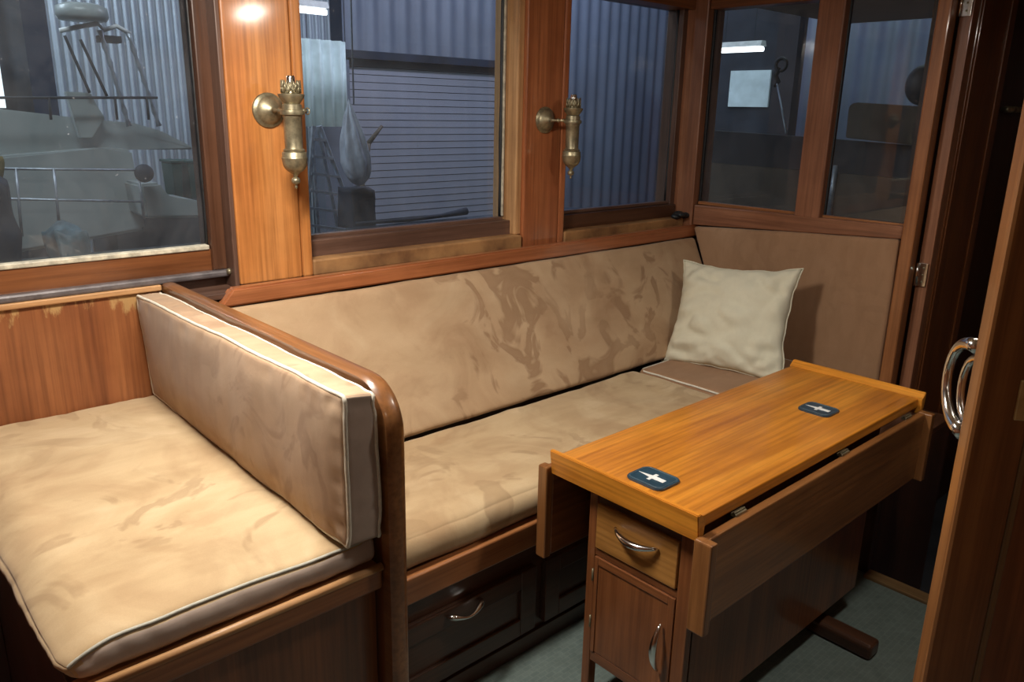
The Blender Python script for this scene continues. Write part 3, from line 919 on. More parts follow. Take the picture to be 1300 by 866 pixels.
# ================================================================== PILLOW
PB, PT = 2.80, 2.97
P_bl, P_br = at(840, 459, 'x', 2.70), at(996, 493, 'x', 2.80)
P_tl, P_tr = at(868, 330, 'x', 2.87), at(1020, 341, 'x', 2.97)
n_ = 44
ns = (P_br - P_bl).cross(P_tl - P_bl).normalized()
if ns.x > 0: ns = -ns
bm = bmesh.new()
gr = {}
for side in (0, 1):
    for i in range(n_ + 1):
        for j in range(n_ + 1):
            u, v = i / n_, j / n_
            if side == 1 and (i in (0, n_) or j in (0, n_)):
                gr[1, i, j] = gr[0, i, j]
                continue
            a, b_ = 2 * u - 1, 2 * v - 1
            # edges pulled in between the corners
            pu = a * (1 - 0.125 * (1 - b_ * b_) * abs(a) ** 2)
            pv = b_ * (1 - 0.12 * (1 - a * a) * abs(b_) ** 2)
            uu, vv = (pu + 1) / 2, (pv + 1) / 2
            p = P_bl.lerp(P_br, uu).lerp(P_tl.lerp(P_tr, uu), vv)
            th = 0.085 * ((1 - a ** 2) * (1 - b_ ** 2)) ** 0.42
            edge = max(abs(a), abs(b_))
            wr = noise.noise(Vector((u * 5, v * 5, side * 4))) * 0.018 - 0.020 * max(0, 0.35 - abs(noise.noise(Vector((u * 4 + v * 2.5, v * 5 - u * 1.5, 7))))) * 2.0
            cr = 0.020 * math.sin(22 * (a * b_) + 5 * noise.noise(Vector((u * 3, v * 3, 2)))) * (abs(a * b_) ** 1.4) * (1 - edge ** 6)
            e1, e2 = abs(b_) ** 3 * (1 - abs(b_) ** 8), abs(a) ** 3 * (1 - abs(a) ** 8)
            cr += 0.040 * e1 * noise.noise(Vector((u * 13 + v, v * 2.5, side + 1))) + 0.040 * e2 * noise.noise(Vector((v * 13, u * 2.5, side + 6)))
            pk = 0.006 * noise.noise(Vector((u * 22, v * 22, 5 + side))) * edge ** 5
            s = 1 if side == 0 else -1
            p = p + ns * (s * (th + (wr + cr) * (1 - edge ** 8)) + pk)
            if edge == 1: p += Vector((0, noise.noise(Vector((u * 7, v * 7, 9))) * 0.008, noise.noise(Vector((v * 7, u * 7, 3))) * 0.007))
            gr[side, i, j] = bm.verts.new(p)
for side in (0, 1):
    for i in range(n_):
        for j in range(n_):
            f = [gr[side, i, j], gr[side, i + 1, j], gr[side, i + 1, j + 1], gr[side, i, j + 1]]
            bm.faces.new(f if side == 0 else f[::-1])
seam = [gr[0, i, 0].co.copy() for i in range(n_)] + [gr[0, n_, j].co.copy() for j in range(n_)] + [gr[0, n_ - i, n_].co.copy() for i in range(n_)] + [gr[0, 0, n_ - j].co.copy() for j in range(n_)]
# lift the pillow so that it rests on the seat
dz = 0.0
for v in bm.verts: v.co.z += dz
pw = link('pillow', bm, M_PILLOW, None, True, label='square cream cotton pillow leaning in the corner of the settee', cat='pillow')
bm = bmesh.new()
tube(bm, [p + Vector((0, 0, dz)) for p in seam], 0.0028, 6, closed=True)
link('seam', bm, M_PILLOW, pw, True)

# ================================================================== TABLE
tb = thing('drop_leaf_table', 'varnished drop-leaf table with both leaves hanging, drawer and small cupboard', 'table', (1.95, 1.07, 0.0))
TX0, TX1, TY0, TY1, TZ = 1.362, 2.575, 0.868, 1.304, 0.700
link('table_top', B(TX0, TX1, TY0, TY1, TZ - 0.032, TZ, bev=0.004), wood('top', 'x'), tb, label='glossy orange-brown top')


def lip(xa, xb):
    s = 1 if xb > xa else -1
    bm = prism(bmesh.new(), [(xa, TY0 - 0.012, TZ - 0.052), (xa - s * 0.010, TY0 - 0.012, TZ + 0.017), (xa + s * 0.001, TY0 - 0.012, TZ + 0.018), (xa + s * 0.022, TY0 - 0.012, TZ), (xa + s * 0.018, TY0 - 0.012, TZ - 0.052)], (0, TY1 - TY0 + 0.018, 0), 0.002)
    link('end_lip', bm, wood('top', 'y'), tb)


lip(TX0 - 0.004, TX0 + 1)
lip(TX1 + 0.004, TX1 - 1)


def leaf(ya, yb, outer, z0, z1, lab):
    lf = link('leaf', B(TX0 + 0.004, TX1 - 0.03, ya, yb, z0, z1, bev=0.004), wood('leafwood' if outer < 0 else 'mahogany', 'x'), tb, label=lab)
    for xa in (TX0 - 0.02, TX1 - 0.035):
        yy = (ya - 0.022, yb) if outer < 0 else (ya, yb + 0.010)
        link('leaf_lip', B(xa, xa + 0.026, yy[0], yy[1], z0 - 0.004, z1 + 0.002, bev=0.004), wood('leafwood', 'z'), lf)
    return lf


leaf(0.834, 0.858, -1, 0.440, 0.662, 'front leaf hanging down')
leaf(1.312, 1.334, 1, 0.405, 0.665, 'rear leaf hanging down beside the settee')
for x in (1.50, 2.02, 2.44):
    bm = B(x, x + 0.045, 0.852, 0.868, 0.660, 0.668, bev=0.001)
    tube(bm, [(x, 0.86, 0.668), (x + 0.045, 0.86, 0.668)], 0.004, 8)
    link('hinge', bm, M_BRASS, tb)
# cabinet under the top
CX0, CX1, CY0, CY1 = 1.402, 2.36, 0.893, 1.212
link('side_panel', B(CX0 + 0.02, CX1, CY0, CY0 + 0.018, 0.09, 0.668, bev=0.002), wood('mahogany', 'z'), tb)
link('side_panel', B(CX0 + 0.02, CX1, CY1 - 0.018, CY1, 0.12, 0.668, bev=0.002), wood('mahogany', 'z'), tb)
link('rear_panel', B(CX1 - 0.02, CX1, CY0 + 0.018, CY1 - 0.018, 0.09, 0.668, bev=0.002), wood('mahogany', 'z'), tb)
link('floor_board', B(CX0 + 0.02, CX1 - 0.02, CY0 + 0.018, CY1 - 0.018, 0.13, 0.148, bev=0), wood('mahogany', 'x'), tb)
for y0_, y1_ in ((CY0, CY0 + 0.036), (CY1 - 0.026, CY1)):
    link('leg', B(CX0, CX0 + 0.03, y0_, y1_, 0.0, 0.668, bev=0.003), wood('mahogany', 'z'), tb)
link('apron_rail', B(CX0 + 0.004, CX0 + 0.02, CY0 + 0.036, CY1 - 0.026, 0.600, 0.668, bev=0.002), wood('dark', 'y'), tb)
link('middle_rail', B(CX0 + 0.002, CX0 + 0.02, CY0 + 0.036, CY1 - 0.026, 0.450, 0.470, bev=0.002), wood('mahogany', 'y'), tb)
link('bottom_rail', B(CX0 + 0.002, CX0 + 0.02, CY0 + 0.036, CY1 - 0.026, 0.130, 0.160, bev=0.002), wood('mahogany', 'y'), tb)
df = link('drawer_front', B(CX0 - 0.004, CX0 + 0.016, 0.933, 1.184, 0.474, 0.600, bev=0.003), wood('drawer', 'y'), tb)


def bow(cx, cy, cz, vertical, parent):
    bm = bmesh.new()
    n = 15
    pts = []
    for k in range(n):
        t = k / (n - 1)
        s = -0.066 + 0.132 * t
        d = -0.004 - 0.024 * math.sin(math.pi * t) ** 0.8
        pts.append((cx + d, cy, cz + s) if vertical else (cx + d, cy + s, cz - 0.008 * math.sin(math.pi * t)))
    rr = [0.0035 + 0.0065 * math.sin(math.pi * k / (n - 1)) for k in range(n)]
    tube(bm, pts, rr, 12)
    link('handle', bm, M_CHROME, parent, True, label='chrome bow handle')


bow(CX0 - 0.004, 1.052, 0.560, False, df)
dp = link('cupboard_door', B(CX0 + 0.002, CX0 + 0.016, 0.931, 1.184, 0.162, 0.448, bev=0.002), wood('mahogany', 'z'), tb)
for a in ((0.931, 0.950, 0.162, 0.448), (1.172, 1.184, 0.162, 0.448)):
    link('door_stile', B(CX0 - 0.002, CX0 + 0.004, a[0], a[1], a[2], a[3], bev=0.0015), wood('mahogany', 'z'), dp)
link('door_rail', B(CX0 - 0.002, CX0 + 0.004, 0.950, 1.172, 0.426, 0.448, bev=0.0015), wood('mahogany', 'y'), dp)
bow(CX0 - 0.002, 0.962, 0.300, True, dp)
for z in (0.235, 0.375):
    bm = bmesh.new()
    tube(bm, [(CX0 - 0.003, 1.187, z), (CX0 - 0.003, 1.187, z + 0.035)], 0.003, 8)
    link('hinge', bm, M_BRASS, dp, True)
# far foot: a cross bar on the floor carrying the far end
link('foot_bar', B(2.15, 2.215, 0.74, 1.34, 0.0, 0.05, bev=0.012, seg=3), wood('dark', 'y'), tb)
link('foot_post', B(2.15, 2.215, 0.95, 1.15, 0.045, 0.132, bev=0.004), wood('dark', 'z'), tb)


def insert(x0, x1, y0, y1, label):
    cx, cy = (x0 + x1) / 2, (y0 + y1) / 2
    out = [(x, y, TZ) for x, y in rrect(x0, x1, y0, y1, 0.018)]
    bm = prism(bmesh.new(), out, (0, 0, 0.006), 0.0015)
    o = link('drink_coaster', bm, M_NAVY, None, 'auto', label=label, cat='coaster')
    bm = bmesh.new()
    tube(bm, [(x, y, TZ + 0.0062) for x, y in rrect(x0 + 0.006, x1 - 0.006, y0 + 0.006, y1 - 0.006, 0.013)], 0.0013, 6, closed=True)
    link('rim', bm, M_NAVYRIM, o, True)
    z = TZ + 0.0061
    P = lambda pts: [(cx + a * 1.9, cy + b * 1.25 - 0.006, z) for a, b in pts]
    bm = bmesh.new()
    prism(bm, P([(0.0, 0.040), (-0.0035, 0.010), (0.0035, 0.010)]), (0, 0, 0.0006))
    prism(bm, P([(-0.010, 0.010), (-0.010, 0.003), (0.010, 0.003), (0.010, 0.010)]), (0, 0, 0.0006))
    prism(bm, P([(-0.0045, 0.003), (-0.004, -0.022), (0.004, -0.022), (0.0045, 0.003)]), (0, 0, 0.0006))
    link('emblem', bm, M_PRINT, o, label='white dagger-shaped emblem')
    bm = bmesh.new()
    for s in (-1, 1):
        tube(bm, [(cx + s * a, cy + b, z) for a, b in ((0.008, -0.006), (0.015, -0.006), (0.016, -0.026), (0.009, -0.027), (0.009, -0.016), (0.013, -0.016))], 0.0007, 5)
    link('emblem_outline', bm, M_NAVYRIM, o)
    return o


insert(1.400, 1.490, 0.998, 1.106, 'dark blue coaster with white emblem near the drawer end of the table')
insert(2.163, 2.253, 0.972, 1.072, 'dark blue coaster with white emblem at the far end of the table top')

# ================================================================== OIL LAMPS
def oil_lamp(px, py, pz, tx, ty, ztop, label):
    L = thing('oil_lamp', label, 'lamp', (px, 2.268, pz - 0.05), 'brass gimbal oil lamps')
    del L['group']
    bm = bmesh.new()
    prof = [(0.050, 0.0), (0.050, 0.004), (0.047, 0.007), (0.041, 0.008), (0.038, 0.013), (0.028, 0.022), (0.014, 0.032), (0.008, 0.036)]
    lathe(bm, [(r, -h) for r, h in prof], (px, py, pz), 'y', 40)
    link('wall_plate', bm, M_BRASS, L, True)
    dirv = (Vector((tx, ty, 0)) - Vector((px, py, 0))).normalized()
    a, b = Vector((px, py - 0.033, pz)), Vector((tx, ty, pz)) - dirv * 0.030
    bm = bmesh.new()
    tube(bm, [a.lerp(b, t) for t in (0, .25, .4, .5, .6, .75, 1)], [0.009, 0.005, 0.005, 0.009, 0.005, 0.005, 0.007], 12)
    link('arm', bm, M_BRASS, L, True)
    z = ztop
    F = lambda pr: [(r, z - h) for r, h in pr]
    # body tube
    bm = bmesh.new()
    lathe(bm, F([(0.0, .208), (.030, .208), (.031, .203), (.026, .200), (.025, .196), (.026, .115), (.0275, .112), (.0275, .105), (.0, .105)]), (tx, ty, 0))
    bd = link('body', bm, M_BRASS, L, 'auto')
    bm = bmesh.new()
    lathe(bm, F([(.024, .106), (.033, .106), (.034, .100), (.033, .094), (.028, .092), (.027, .078), (.023, .076)]), (tx, ty, 0))
    link('gimbal_ring', bm, M_BRASS, L, 'auto')
    side = Vector((-dirv.y, dirv.x, 0))
    if side.x < 0: side = -side
    bm = bmesh.new()
    c0 = Vector((tx, ty, pz))
    q = [c0 + side * s for s in (0.030, 0.036, 0.040, 0.046)]
    tube(bm, q, [0.004, 0.008, 0.009, 0.004], 12)
    tube(bm, [c0 + side * 0.044, c0 + side * 0.052], [0.003, 0.003], 8)
    tube(bm, [c0 + side * 0.054 + Vector((0, 0, 0.009)) * math.cos(t) + dirv * 0.009 * math.sin(t) for t in [k * 2 * math.pi / 12 for k in range(12)]], 0.0022, 6, closed=True)
    link('wick_knob', bm, M_BRASS, L, True)
    # reservoir
    bm = bmesh.new()
    lathe(bm, F([(.0, .282), (.006, .281), (.008, .275), (.014, .268), (.022, .263), (.029, .256), (.0335, .246), (.0355, .235), (.0370, .226), (.035, .222), (.035, .212), (.033, .209), (.0, .209)]), (tx, ty, 0))
    link('reservoir', bm, M_BRASS, L, 'auto')
    bm = bmesh.new()
    lathe(bm, F([(.0, .314), (.003, .313), (.005, .308), (.003, .304), (.004, .301), (.011, .298), (.013, .292), (.012, .286), (.007, .281), (.0, .281)]), (tx, ty, 0))
    link('finial', bm, M_BRASS, L, True)
    # burner with gallery
    bm = bmesh.new()
    lathe(bm, F([(.021, .078), (.024, .074), (.033, .062), (.037, .054), (.037, .050), (.026, .048), (.025, .046), (.024, .022), (.021, .020), (.0, .020)]), (tx, ty, 0))
    bu = link('burner', bm, M_BRASS, L, 'auto')
    for k in range(12):
        a0 = 2 * math.pi * k / 12
        bm = bmesh.new()
        tube(bm, [(tx + .0265 * math.cos(a0 + d), ty + .0265 * math.sin(a0 + d), z - h) for d, h in ((-.22, .046), (0.05, .030), (.22, .012))], [.003, .0026, .0015], 6)
        tube(bm, [(tx + .0265 * math.cos(a0 + d), ty + .0265 * math.sin(a0 + d), z - h) for d, h in ((.22, .046), (-.05, .030), (-.22, .014))], [.003, .0026, .0015], 6)
        link('gallery_prong', bm, M_BRASS, bu, True)
    bm = bmesh.new()
    lathe(bm, F([(.0, .020), (.013, .020), (.012, .004), (.010, .0), (.007, .0), (.0065, .004), (.0, .004)]), (tx, ty, 0))
    link('wick_tube', bm, M_CHROME, bu, 'auto')
    return L


oil_lamp(1.104, 2.27, 1.537, 1.122, 2.158, at(370, 96, 'y', 2.158).z, 'tarnished brass oil lamp on the left wooden post')
oil_lamp(2.243, 2.27, 1.518, 2.290, 2.165, at(729, 120, 'y', 2.165).z, 'tarnished brass oil lamp on the reddish post nearer the settee corner')

# ================================================================== CEILING LAMP (gives the light)
cl = thing('ceiling_lamp', 'white ceiling lamp above the left bench', 'lamp', (LAMP[0], LAMP[1], 2.05))
link('housing', B(LAMP[0] - 0.1, LAMP[0] + 0.1, LAMP[1] - 0.25, LAMP[1] + 0.25, 2.055, 2.09, bev=0.004), M_FIX, cl)
link('diffuser', B(LAMP[0] - 0.085, LAMP[0] + 0.085, LAMP[1] - 0.235, LAMP[1] + 0.235, 2.042, 2.056, bev=0.004), emis('diffuser_glow', (1.0, 0.86, 0.66), 6), cl)

for nm_, L_, lab in (('ceiling_lamp', LAMP2, 'small ceiling lamp in front of the passage'), ('ceiling_lamp', FILL_LAMP, 'added fill lamp at the rear of the cabin, out of view')):  # the rear one is an added fill, out of view
    c2 = thing(nm_, lab, 'lamp', (L_[0], L_[1], L_[2]))
    link('housing', B(L_[0] - 0.1, L_[0] + 0.1, L_[1] - 0.18, L_[1] + 0.18, L_[2] + 0.02, 2.09, bev=0.004), M_FIX, c2)
    link('diffuser', B(L_[0] - 0.085, L_[0] + 0.085, L_[1] - 0.165, L_[1] + 0.165, L_[2] + 0.007, L_[2] + 0.02, bev=0.004), emis('diffuser_glow', (1.0, 0.86, 0.66), 4), c2)

# ================================================================== THE SHED OUTSIDE
def corrugated(y, x0, x1, z0, z1, pitch, amp, m, name, axis='y', slope=0.0):
    bm = bmesh.new()
    n = max(8, int((x1 - x0) / pitch * 8))
    a = []
    for k in range(n + 1):
        x = x0 + (x1 - x0) * k / n
        d = amp * math.sin(2 * math.pi * (x - x0) / pitch)
        if axis == 'y': a.append((bm.verts.new((x, y + d, z0)), bm.verts.new((x, y + d, z1))))
        else: a.append((bm.verts.new((y + d, x, z0)), bm.verts.new((y + d, x, z1))))
    for p, q in zip(a, a[1:]): bm.faces.new((p[0], q[0], q[1], p[1]))
    return link(name, bm, m, None, True, kind='structure')


struct('floor_shed', B(-6, 12, 2.6, 9, -1.75, -1.7, bev=0), M_SHEDDARK)
struct('floor_shed_side', B(5.0, 12, -6, 2.6, -1.75, -1.7, bev=0), M_SHEDDARK)
struct('ceiling_shed', B(-6, 12, -6, 9, 5.0, 5.05, bev=0), M_SHEDDARK)
corrugated(8.0, -6, 1.75, -1.7, 5, 0.20, 0.02, M_SHEDDARK, 'wall_shed_left')
corrugated(7.2, 1.75, 4.2, -1.7, 5, 0.066, 0.017, M_CORR, 'wall_shed_back')
corrugated(7.0, 4.2, 12, -1.7, 5, 0.19, 0.018, M_CORR_DIM, 'wall_shed_far')
corrugated(9.2, -6, 8, -1.7, 5, 0.22, 0.02, M_CORR_DIM, 'wall_shed_right', 'x')
corrugated(-6.0, -6, 12, -1.7, 5, 0.3, 0.02, M_SHEDDARK, 'wall_shed_rear')

# roller door seen through the middle window
rd = thing('roller_door', 'wide steel roller door of the shed seen through the middle window', 'door', (5.0, 6.75, -1.7))
zt = at(500, 78, 'y', 6.7).z
xl, xr = at(440, 150, 'y', 6.7).x, at(640, 150, 'y', 6.7).x + 0.5
zz = zt
sh = 0.068
slats = []
k = 0
while zz > -1.6:
    bm = hexa(bmesh.new(), [(xl, 6.70, zz - sh + .006), (xr, 6.70, zz - sh + .006), (xr, 6.74, zz - sh + .006), (xl, 6.74, zz - sh + .006),
                            (xl, 6.706, zz), (xr, 6.706, zz), (xr, 6.74, zz), (xl, 6.74, zz)])
    if not slats:
        o = link('slat', bm, M_ROLLER, rd)
        slats.append(o)
    else:
        bm.free()
        o = slats[0].copy()
        COL.objects.link(o)
        o.parent = rd
        o.location = slats[0].location + Vector((0, 0, -sh * k))
    k += 1
    zz -= sh
link('backing', B(xl, xr, 6.74, 6.76, -1.65, zt, bev=0), M_SHEDDARK, rd)
link('header_beam', B(xl - 0.1, xr + 0.1, 6.6, 6.78, zt, zt + 0.07, bev=0), M_DARKCLOTH, rd)
link('side_channel', B(xl - 0.30, xl, 6.62, 6.78, -1.7, zt, bev=0), M_CORR_DIM, rd)

# bright translucent sheet
def sheet(name, p0, p1, plane, thick, m, label, cat, pitch=0.10):
    """small corrugated sheet between two measured corners on the plane y=plane"""
    bm = bmesh.new()
    n = int((p1.x - p0.x) / pitch * 8)
    rows = []
    for k in range(n + 1):
        x = p0.x + (p1.x - p0.x) * k / n
        d = 0.026 * math.sin(2 * math.pi * (x - p0.x) / pitch)
        rows.append([bm.verts.new((x, plane + d, p1.z)), bm.verts.new((x, plane + d, p0.z)), bm.verts.new((x, plane + d + thick, p0.z)), bm.verts.new((x, plane + d + thick, p1.z))])
    for a, b in zip(rows, rows[1:]):
        for j in range(4): bm.faces.new((a[j], a[(j + 1) % 4], b[(j + 1) % 4], b[j]))
    bm.faces.new(rows[0]); bm.faces.new(rows[-1][::-1])
    return link(name, bm, m, None, True, label=label, cat=cat)


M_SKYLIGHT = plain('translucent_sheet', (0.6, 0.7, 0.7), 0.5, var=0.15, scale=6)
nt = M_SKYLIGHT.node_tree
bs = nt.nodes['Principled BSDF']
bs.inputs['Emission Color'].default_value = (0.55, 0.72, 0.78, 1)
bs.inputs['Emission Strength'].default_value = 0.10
sheet('translucent_panel', at(380, 48, 'y', 6.4), at(443, 161, 'y', 6.4), 6.4, 0.004, M_SKYLIGHT, 'pale translucent corrugated sheet hanging in the shed beside the roller door', 'panel')
for uu in (390, 438):
    hp = at(uu, 50, 'y', 6.405)
    hb = bmesh.new()
    tube(hb, [(hp.x, 6.405, hp.z - .02), (hp.x, 6.405, 5.0)], .004, 6)
    link('hanger', hb, M_SHEDDARK, bpy.data.objects['translucent_panel'])
M_DAY = emis('daylight_gap', (0.85, 0.95, 1.0), 1.1)
p0, p1 = at(-60, 38, 'y', 7.6), at(8, 137, 'y', 7.6)
link('bright_doorway_panel', B(p0.x, p1.x, 7.6, 7.62, p1.z, p0.z, bev=0), M_DAY, None, label='bright daylight panel at the far left edge of the left window', cat='panel')

# shed tube lamp, and a glowing tube standing in for a reflection
def tube_lamp(a, b, label):
    a, b = Vector(a), Vector(b)
    mid = (a + b) / 2
    t = thing('tube_lamp', label, 'lamp', mid)
    d = (b - a).normalized()
    s = Vector((-d.y, d.x, 0)) * 0.05
    bm = hexa(bmesh.new(), [a - s + Vector((0, 0, .025)), b - s + Vector((0, 0, .025)), b + s + Vector((0, 0, .025)), a + s + Vector((0, 0, .025)),
                            a - s * .6 + Vector((0, 0, .07)), b - s * .6 + Vector((0, 0, .07)), b + s * .6 + Vector((0, 0, .07)), a + s * .6 + Vector((0, 0, .07))])
    link('housing', bm, M_FIX, t)
    bm = bmesh.new()
    tube(bm, [a, b], 0.02, 12)
    for e_ in (a.lerp(b, .2), a.lerp(b, .8)):
        hb = bmesh.new()
        tube(hb, [e_ + Vector((0, 0, .06)), Vector((e_.x, e_.y, 5.0))], .004, 6)
        link('hanger', hb, M_SHEDDARK, t)
    link('tube', bm, emis('tube_glow', (0.95, 0.97, 1.0), 3.2), t, True)


a_, b_ = at(330, 10, 'y', 5.6), at(414, 16, 'y', 5.6)
tube_lamp((a_.x, 5.6, b_.z), (b_.x, 5.6, b_.z), 'lit white tube lamp at the top left of the middle window')
p, q = at(908, 65, 'x', 6.6), at(968, 71, 'x', 6.6)
tube_lamp((6.6, p.y, p.z), (6.6, q.y, p.z), 'glowing white tube standing in for a reflection in the left pane of the end wall')  # glowing tube added in place of a reflection in the pane
p, q = at(928, 90, 'x', 7.58), at(974, 136, 'x', 7.58)
link('reflected_sheet', B(7.58, 7.6, q.y, p.y, q.z, p.z, bev=0), M_SKYLIGHT, None, label='small pale square standing in for a sheet reflected in the end window', cat='panel')  # pale block put in for a sheet mirrored in the pane
p, q = at(905, 15, 'x', 7.6), at(984, 200, 'x', 7.6)
link('reflected_frame', B(7.6, 7.9, q.y, p.y + 0.6, -1.7, p.z, bev=0), M_SHEDDARK, None, label='dark block standing in for the reflected frame round the pale square in the end window', cat='mirror_image')  # dark block added for the mirrored window frame
link('door_post', B(7.4, 7.55, q.y - 0.22, q.y, -1.7, p.z + .3, bev=0), M_BOARDD, None, label='dark upright post right of the reflected pale square in the end window', cat='post')

# ---- the other boat outside window 1
by = 5.5
A = lambda u, v, y=by: at(u, v, 'y', y)
boat = thing('motor_boat', 'pale motor boat with arch and railings seen through the left window', 'boat', (1.3, 5.8, -1.2))
bm = prism(bmesh.new(), [A(-80, 205), A(130, 188), A(168, 190), A(178, 250), A(186, 292), A(-80, 340)], (0, 1.1, 0), 0.02)
link('cabin', bm, M_WHITEGRP, boat)
bm = prism(bmesh.new(), [A(-80, 142, 5.65), A(0, 138, 5.65), A(60, 145, 5.65), A(100, 150, 5.65), A(170, 156, 5.65), A(205, 166, 5.65), A(246, 187, 5.65), A(246, 190, 5.65), A(168, 190, 5.65), A(100, 195, 5.65), A(-80, 204, 5.65)], (0, 0.9, 0), 0.012)
link('flybridge', bm, M_WHITEGRP, boat)
bm = prism(bmesh.new(), [A(84, 116, 5.55), A(116, 118, 5.55), A(122, 134, 5.55), A(134, 150, 5.55), A(118, 176, 5.55), A(102, 176, 5.55)], (0, 0.06, 0), 0.006)
link('wing', bm, M_WHITEGRP, boat)
bm = prism(bmesh.new(), [A(178, 234, 5.2), A(204, 232, 5.2), A(214, 252, 5.2), A(258, 256, 5.2), A(262, 276, 5.2), A(186, 277, 5.2)], (0, 0.5, 0), 0.015)
link('foredeck', bm, M_WHITEGRP, boat)
bm = bmesh.new()
for (u0, v0, u1, v1, r) in ((-20, 124, 200, 124, .008),):
    tube(bm, [A(u0, v0, 5.45), A(u1, v1, 5.45)], r, 8)
link('flybridge_rail', bm, M_SHEDDARK, boat, True)
for v0, v1 in ((214, 216), (252, 256)):
    bm = bmesh.new()
    tube(bm, [A(-20, v0, 5.1), A(180, v1, 5.1)], .007, 8)
    link('deck_rail', bm, M_ALU, boat, True)
for u, v0, v1 in ((68, 214, 292), (175, 216, 278), (20, 214, 300)):
    bm = bmesh.new()
    tube(bm, [A(u, v0, 5.1), A(u + 8, v1, 5.1)], .008, 8)
    link('stanchion', bm, M_ALU, boat, True)
bm = bmesh.new()
p = A(104, 16)
lathe(bm, [(0.0, -.045), (0.13, -.045), (0.145, -.02), (0.14, .03), (0.09, .05), (0, .055)], p)
rdm = link('radar_dome', bm, M_WHITEGRP, boat, True)
bm = bmesh.new()
tube(bm, [A(76, 39), A(100, 34), A(124, 30), A(132, 38), A(148, 33), A(166, 43)], .014, 8)
link('arch', bm, M_PRINT, boat, True)
bm = bmesh.new()
box(bm, A(128, 50).x, A(155, 50).x, 5.5, 5.6, A(128, 53).z, A(128, 44).z, 0.005)
link('spotlight', bm, M_SHEDDARK, boat)
for seg_ in (((82, 45), (114, 118)), ((102, 50), (136, 122)), ((127, 38), (164, 160)), ((163, 42), (202, 160))):
    bm = bmesh.new()
    a, b = A(*seg_[0]), A(*seg_[1])
    m_ = 12
    tube(bm, [a.lerp(b, k / m_) for k in range(m_ + 1)], [(.010 if k % 2 else .019) if seg_[0][0] > 120 else .009 for k in range(m_ + 1)], 8)
    link('arch_leg', bm, M_ALU if seg_[0][0] > 120 else M_SHEDDARK, boat, True)
for u, v in ((62, 124), (146, 124), (186, 124)):
    bm = bmesh.new()
    tube(bm, [A(u, v, 5.45), A(u + 3, v + 28, 5.45)], .008, 8)
    link('rail_post', bm, M_SHEDDARK, boat, True)
bm = bmesh.new()
p = A(183, 220, 5.1)
bmesh.ops.create_icosphere(bm, subdivisions=3, radius=0.055, matrix=Matrix.Translation(p))
link('fender', bm, M_DARKCLOTH, boat, True, label='small black round fender')

# clutter outside, low
def lump(name, u0, u1, v0, v1, y, d, m, label, cat, seed, amp=0.08):
    p, q = at(u0, v0, 'y', y), at(u1, v1, 'y', y)
    bm = bmesh.new()
    bmesh.ops.create_cube(bm, size=1)
    bmesh.ops.subdivide_edges(bm, edges=bm.edges[:], cuts=9, use_grid_fill=True)
    c = Vector(((p.x + q.x) / 2, y + d / 2, (p.z + q.z) / 2))
    s = Vector((abs(q.x - p.x), d, abs(p.z - q.z)))
    for v in bm.verts:
        co = v.co.copy()
        n = noise.noise_vector(co * 2.2 + Vector((seed, 0, 0))) * amp * 2.0
        co = co * (1 - 0.12 * (co.length - 0.5)) + n
        v.co = Vector((c.x + co.x * s.x, c.y + co.y * s.y, c.z + co.z * s.z))
    return link(name, bm, m, None, True, label=label, cat=cat)


lump('tarp', -60, 32, 238, 345, 4.3, 0.4, M_DARKCLOTH, 'crumpled dark tarp below the boat at the left edge of the left window', 'tarp', 1)
M_TEAL = plain('teal_tarp', (0.06, 0.12, 0.15), 0.5, var=0.5, scale=8, bumpy=0.4)
lump('tarp', 72, 122, 300, 375, 3.7, 0.25, M_TEAL, 'small pale blue-grey tarp at the bottom of the left window', 'tarp', 5)
M_YEL = plain('yellow_cloth', (0.20, 0.16, 0.05), 0.8)
lump('cloth', -30, 10, 200, 246, 4.78, 0.15, M_YEL, 'yellowish cloth at the left edge of the left window', 'cloth', 8)
M_WATER = plain('dark_deck', (0.02, 0.035, 0.055), 0.25, var=0.6, scale=7, bumpy=0.5)
p = at(100, 290, 'y', 4.6)
link('outside_ledge', B(-2.5, 2.6, 3.2, 4.9, 0.5, p.z - 0.18, bev=0.01), M_WATER, None, kind='structure').name = 'floor_side_deck'
pb = at(236, 252, 'y', 6.6)
struct('floor_bin_bench', B(pb.x - 0.6, pb.x + 0.5, 6.45, 7.1, -1.7, pb.z - 0.004, bev=0), M_SHEDDARK)
for k, u in enumerate((226, 246)):
    p0, p1 = at(u - 9, 207, 'y', 6.6), at(u + 8, 252, 'y', 6.6)
    bn = thing('bin', ['left', 'right'][k] + ' of two dark green bins against the corrugated wall in the left window', 'bin', ((p0.x + p1.x) / 2, 6.7, p1.z), None)
    bm = hexa(bmesh.new(), [(p0.x + .02, 6.6, p1.z - .3), (p1.x - .02, 6.6, p1.z - .3), (p1.x - .02, 6.8, p1.z - .3), (p0.x + .02, 6.8, p1.z - .3), (p0.x, 6.58, p0.z), (p1.x, 6.58, p0.z), (p1.x, 6.82, p0.z), (p0.x, 6.82, p0.z)], .008)
    link('body', bm, M_BIN, bn)
    link('lid', B(p0.x - .01, p1.x + .01, 6.57, 6.83, p0.z, p0.z + .02, bev=.004), M_BIN, bn)

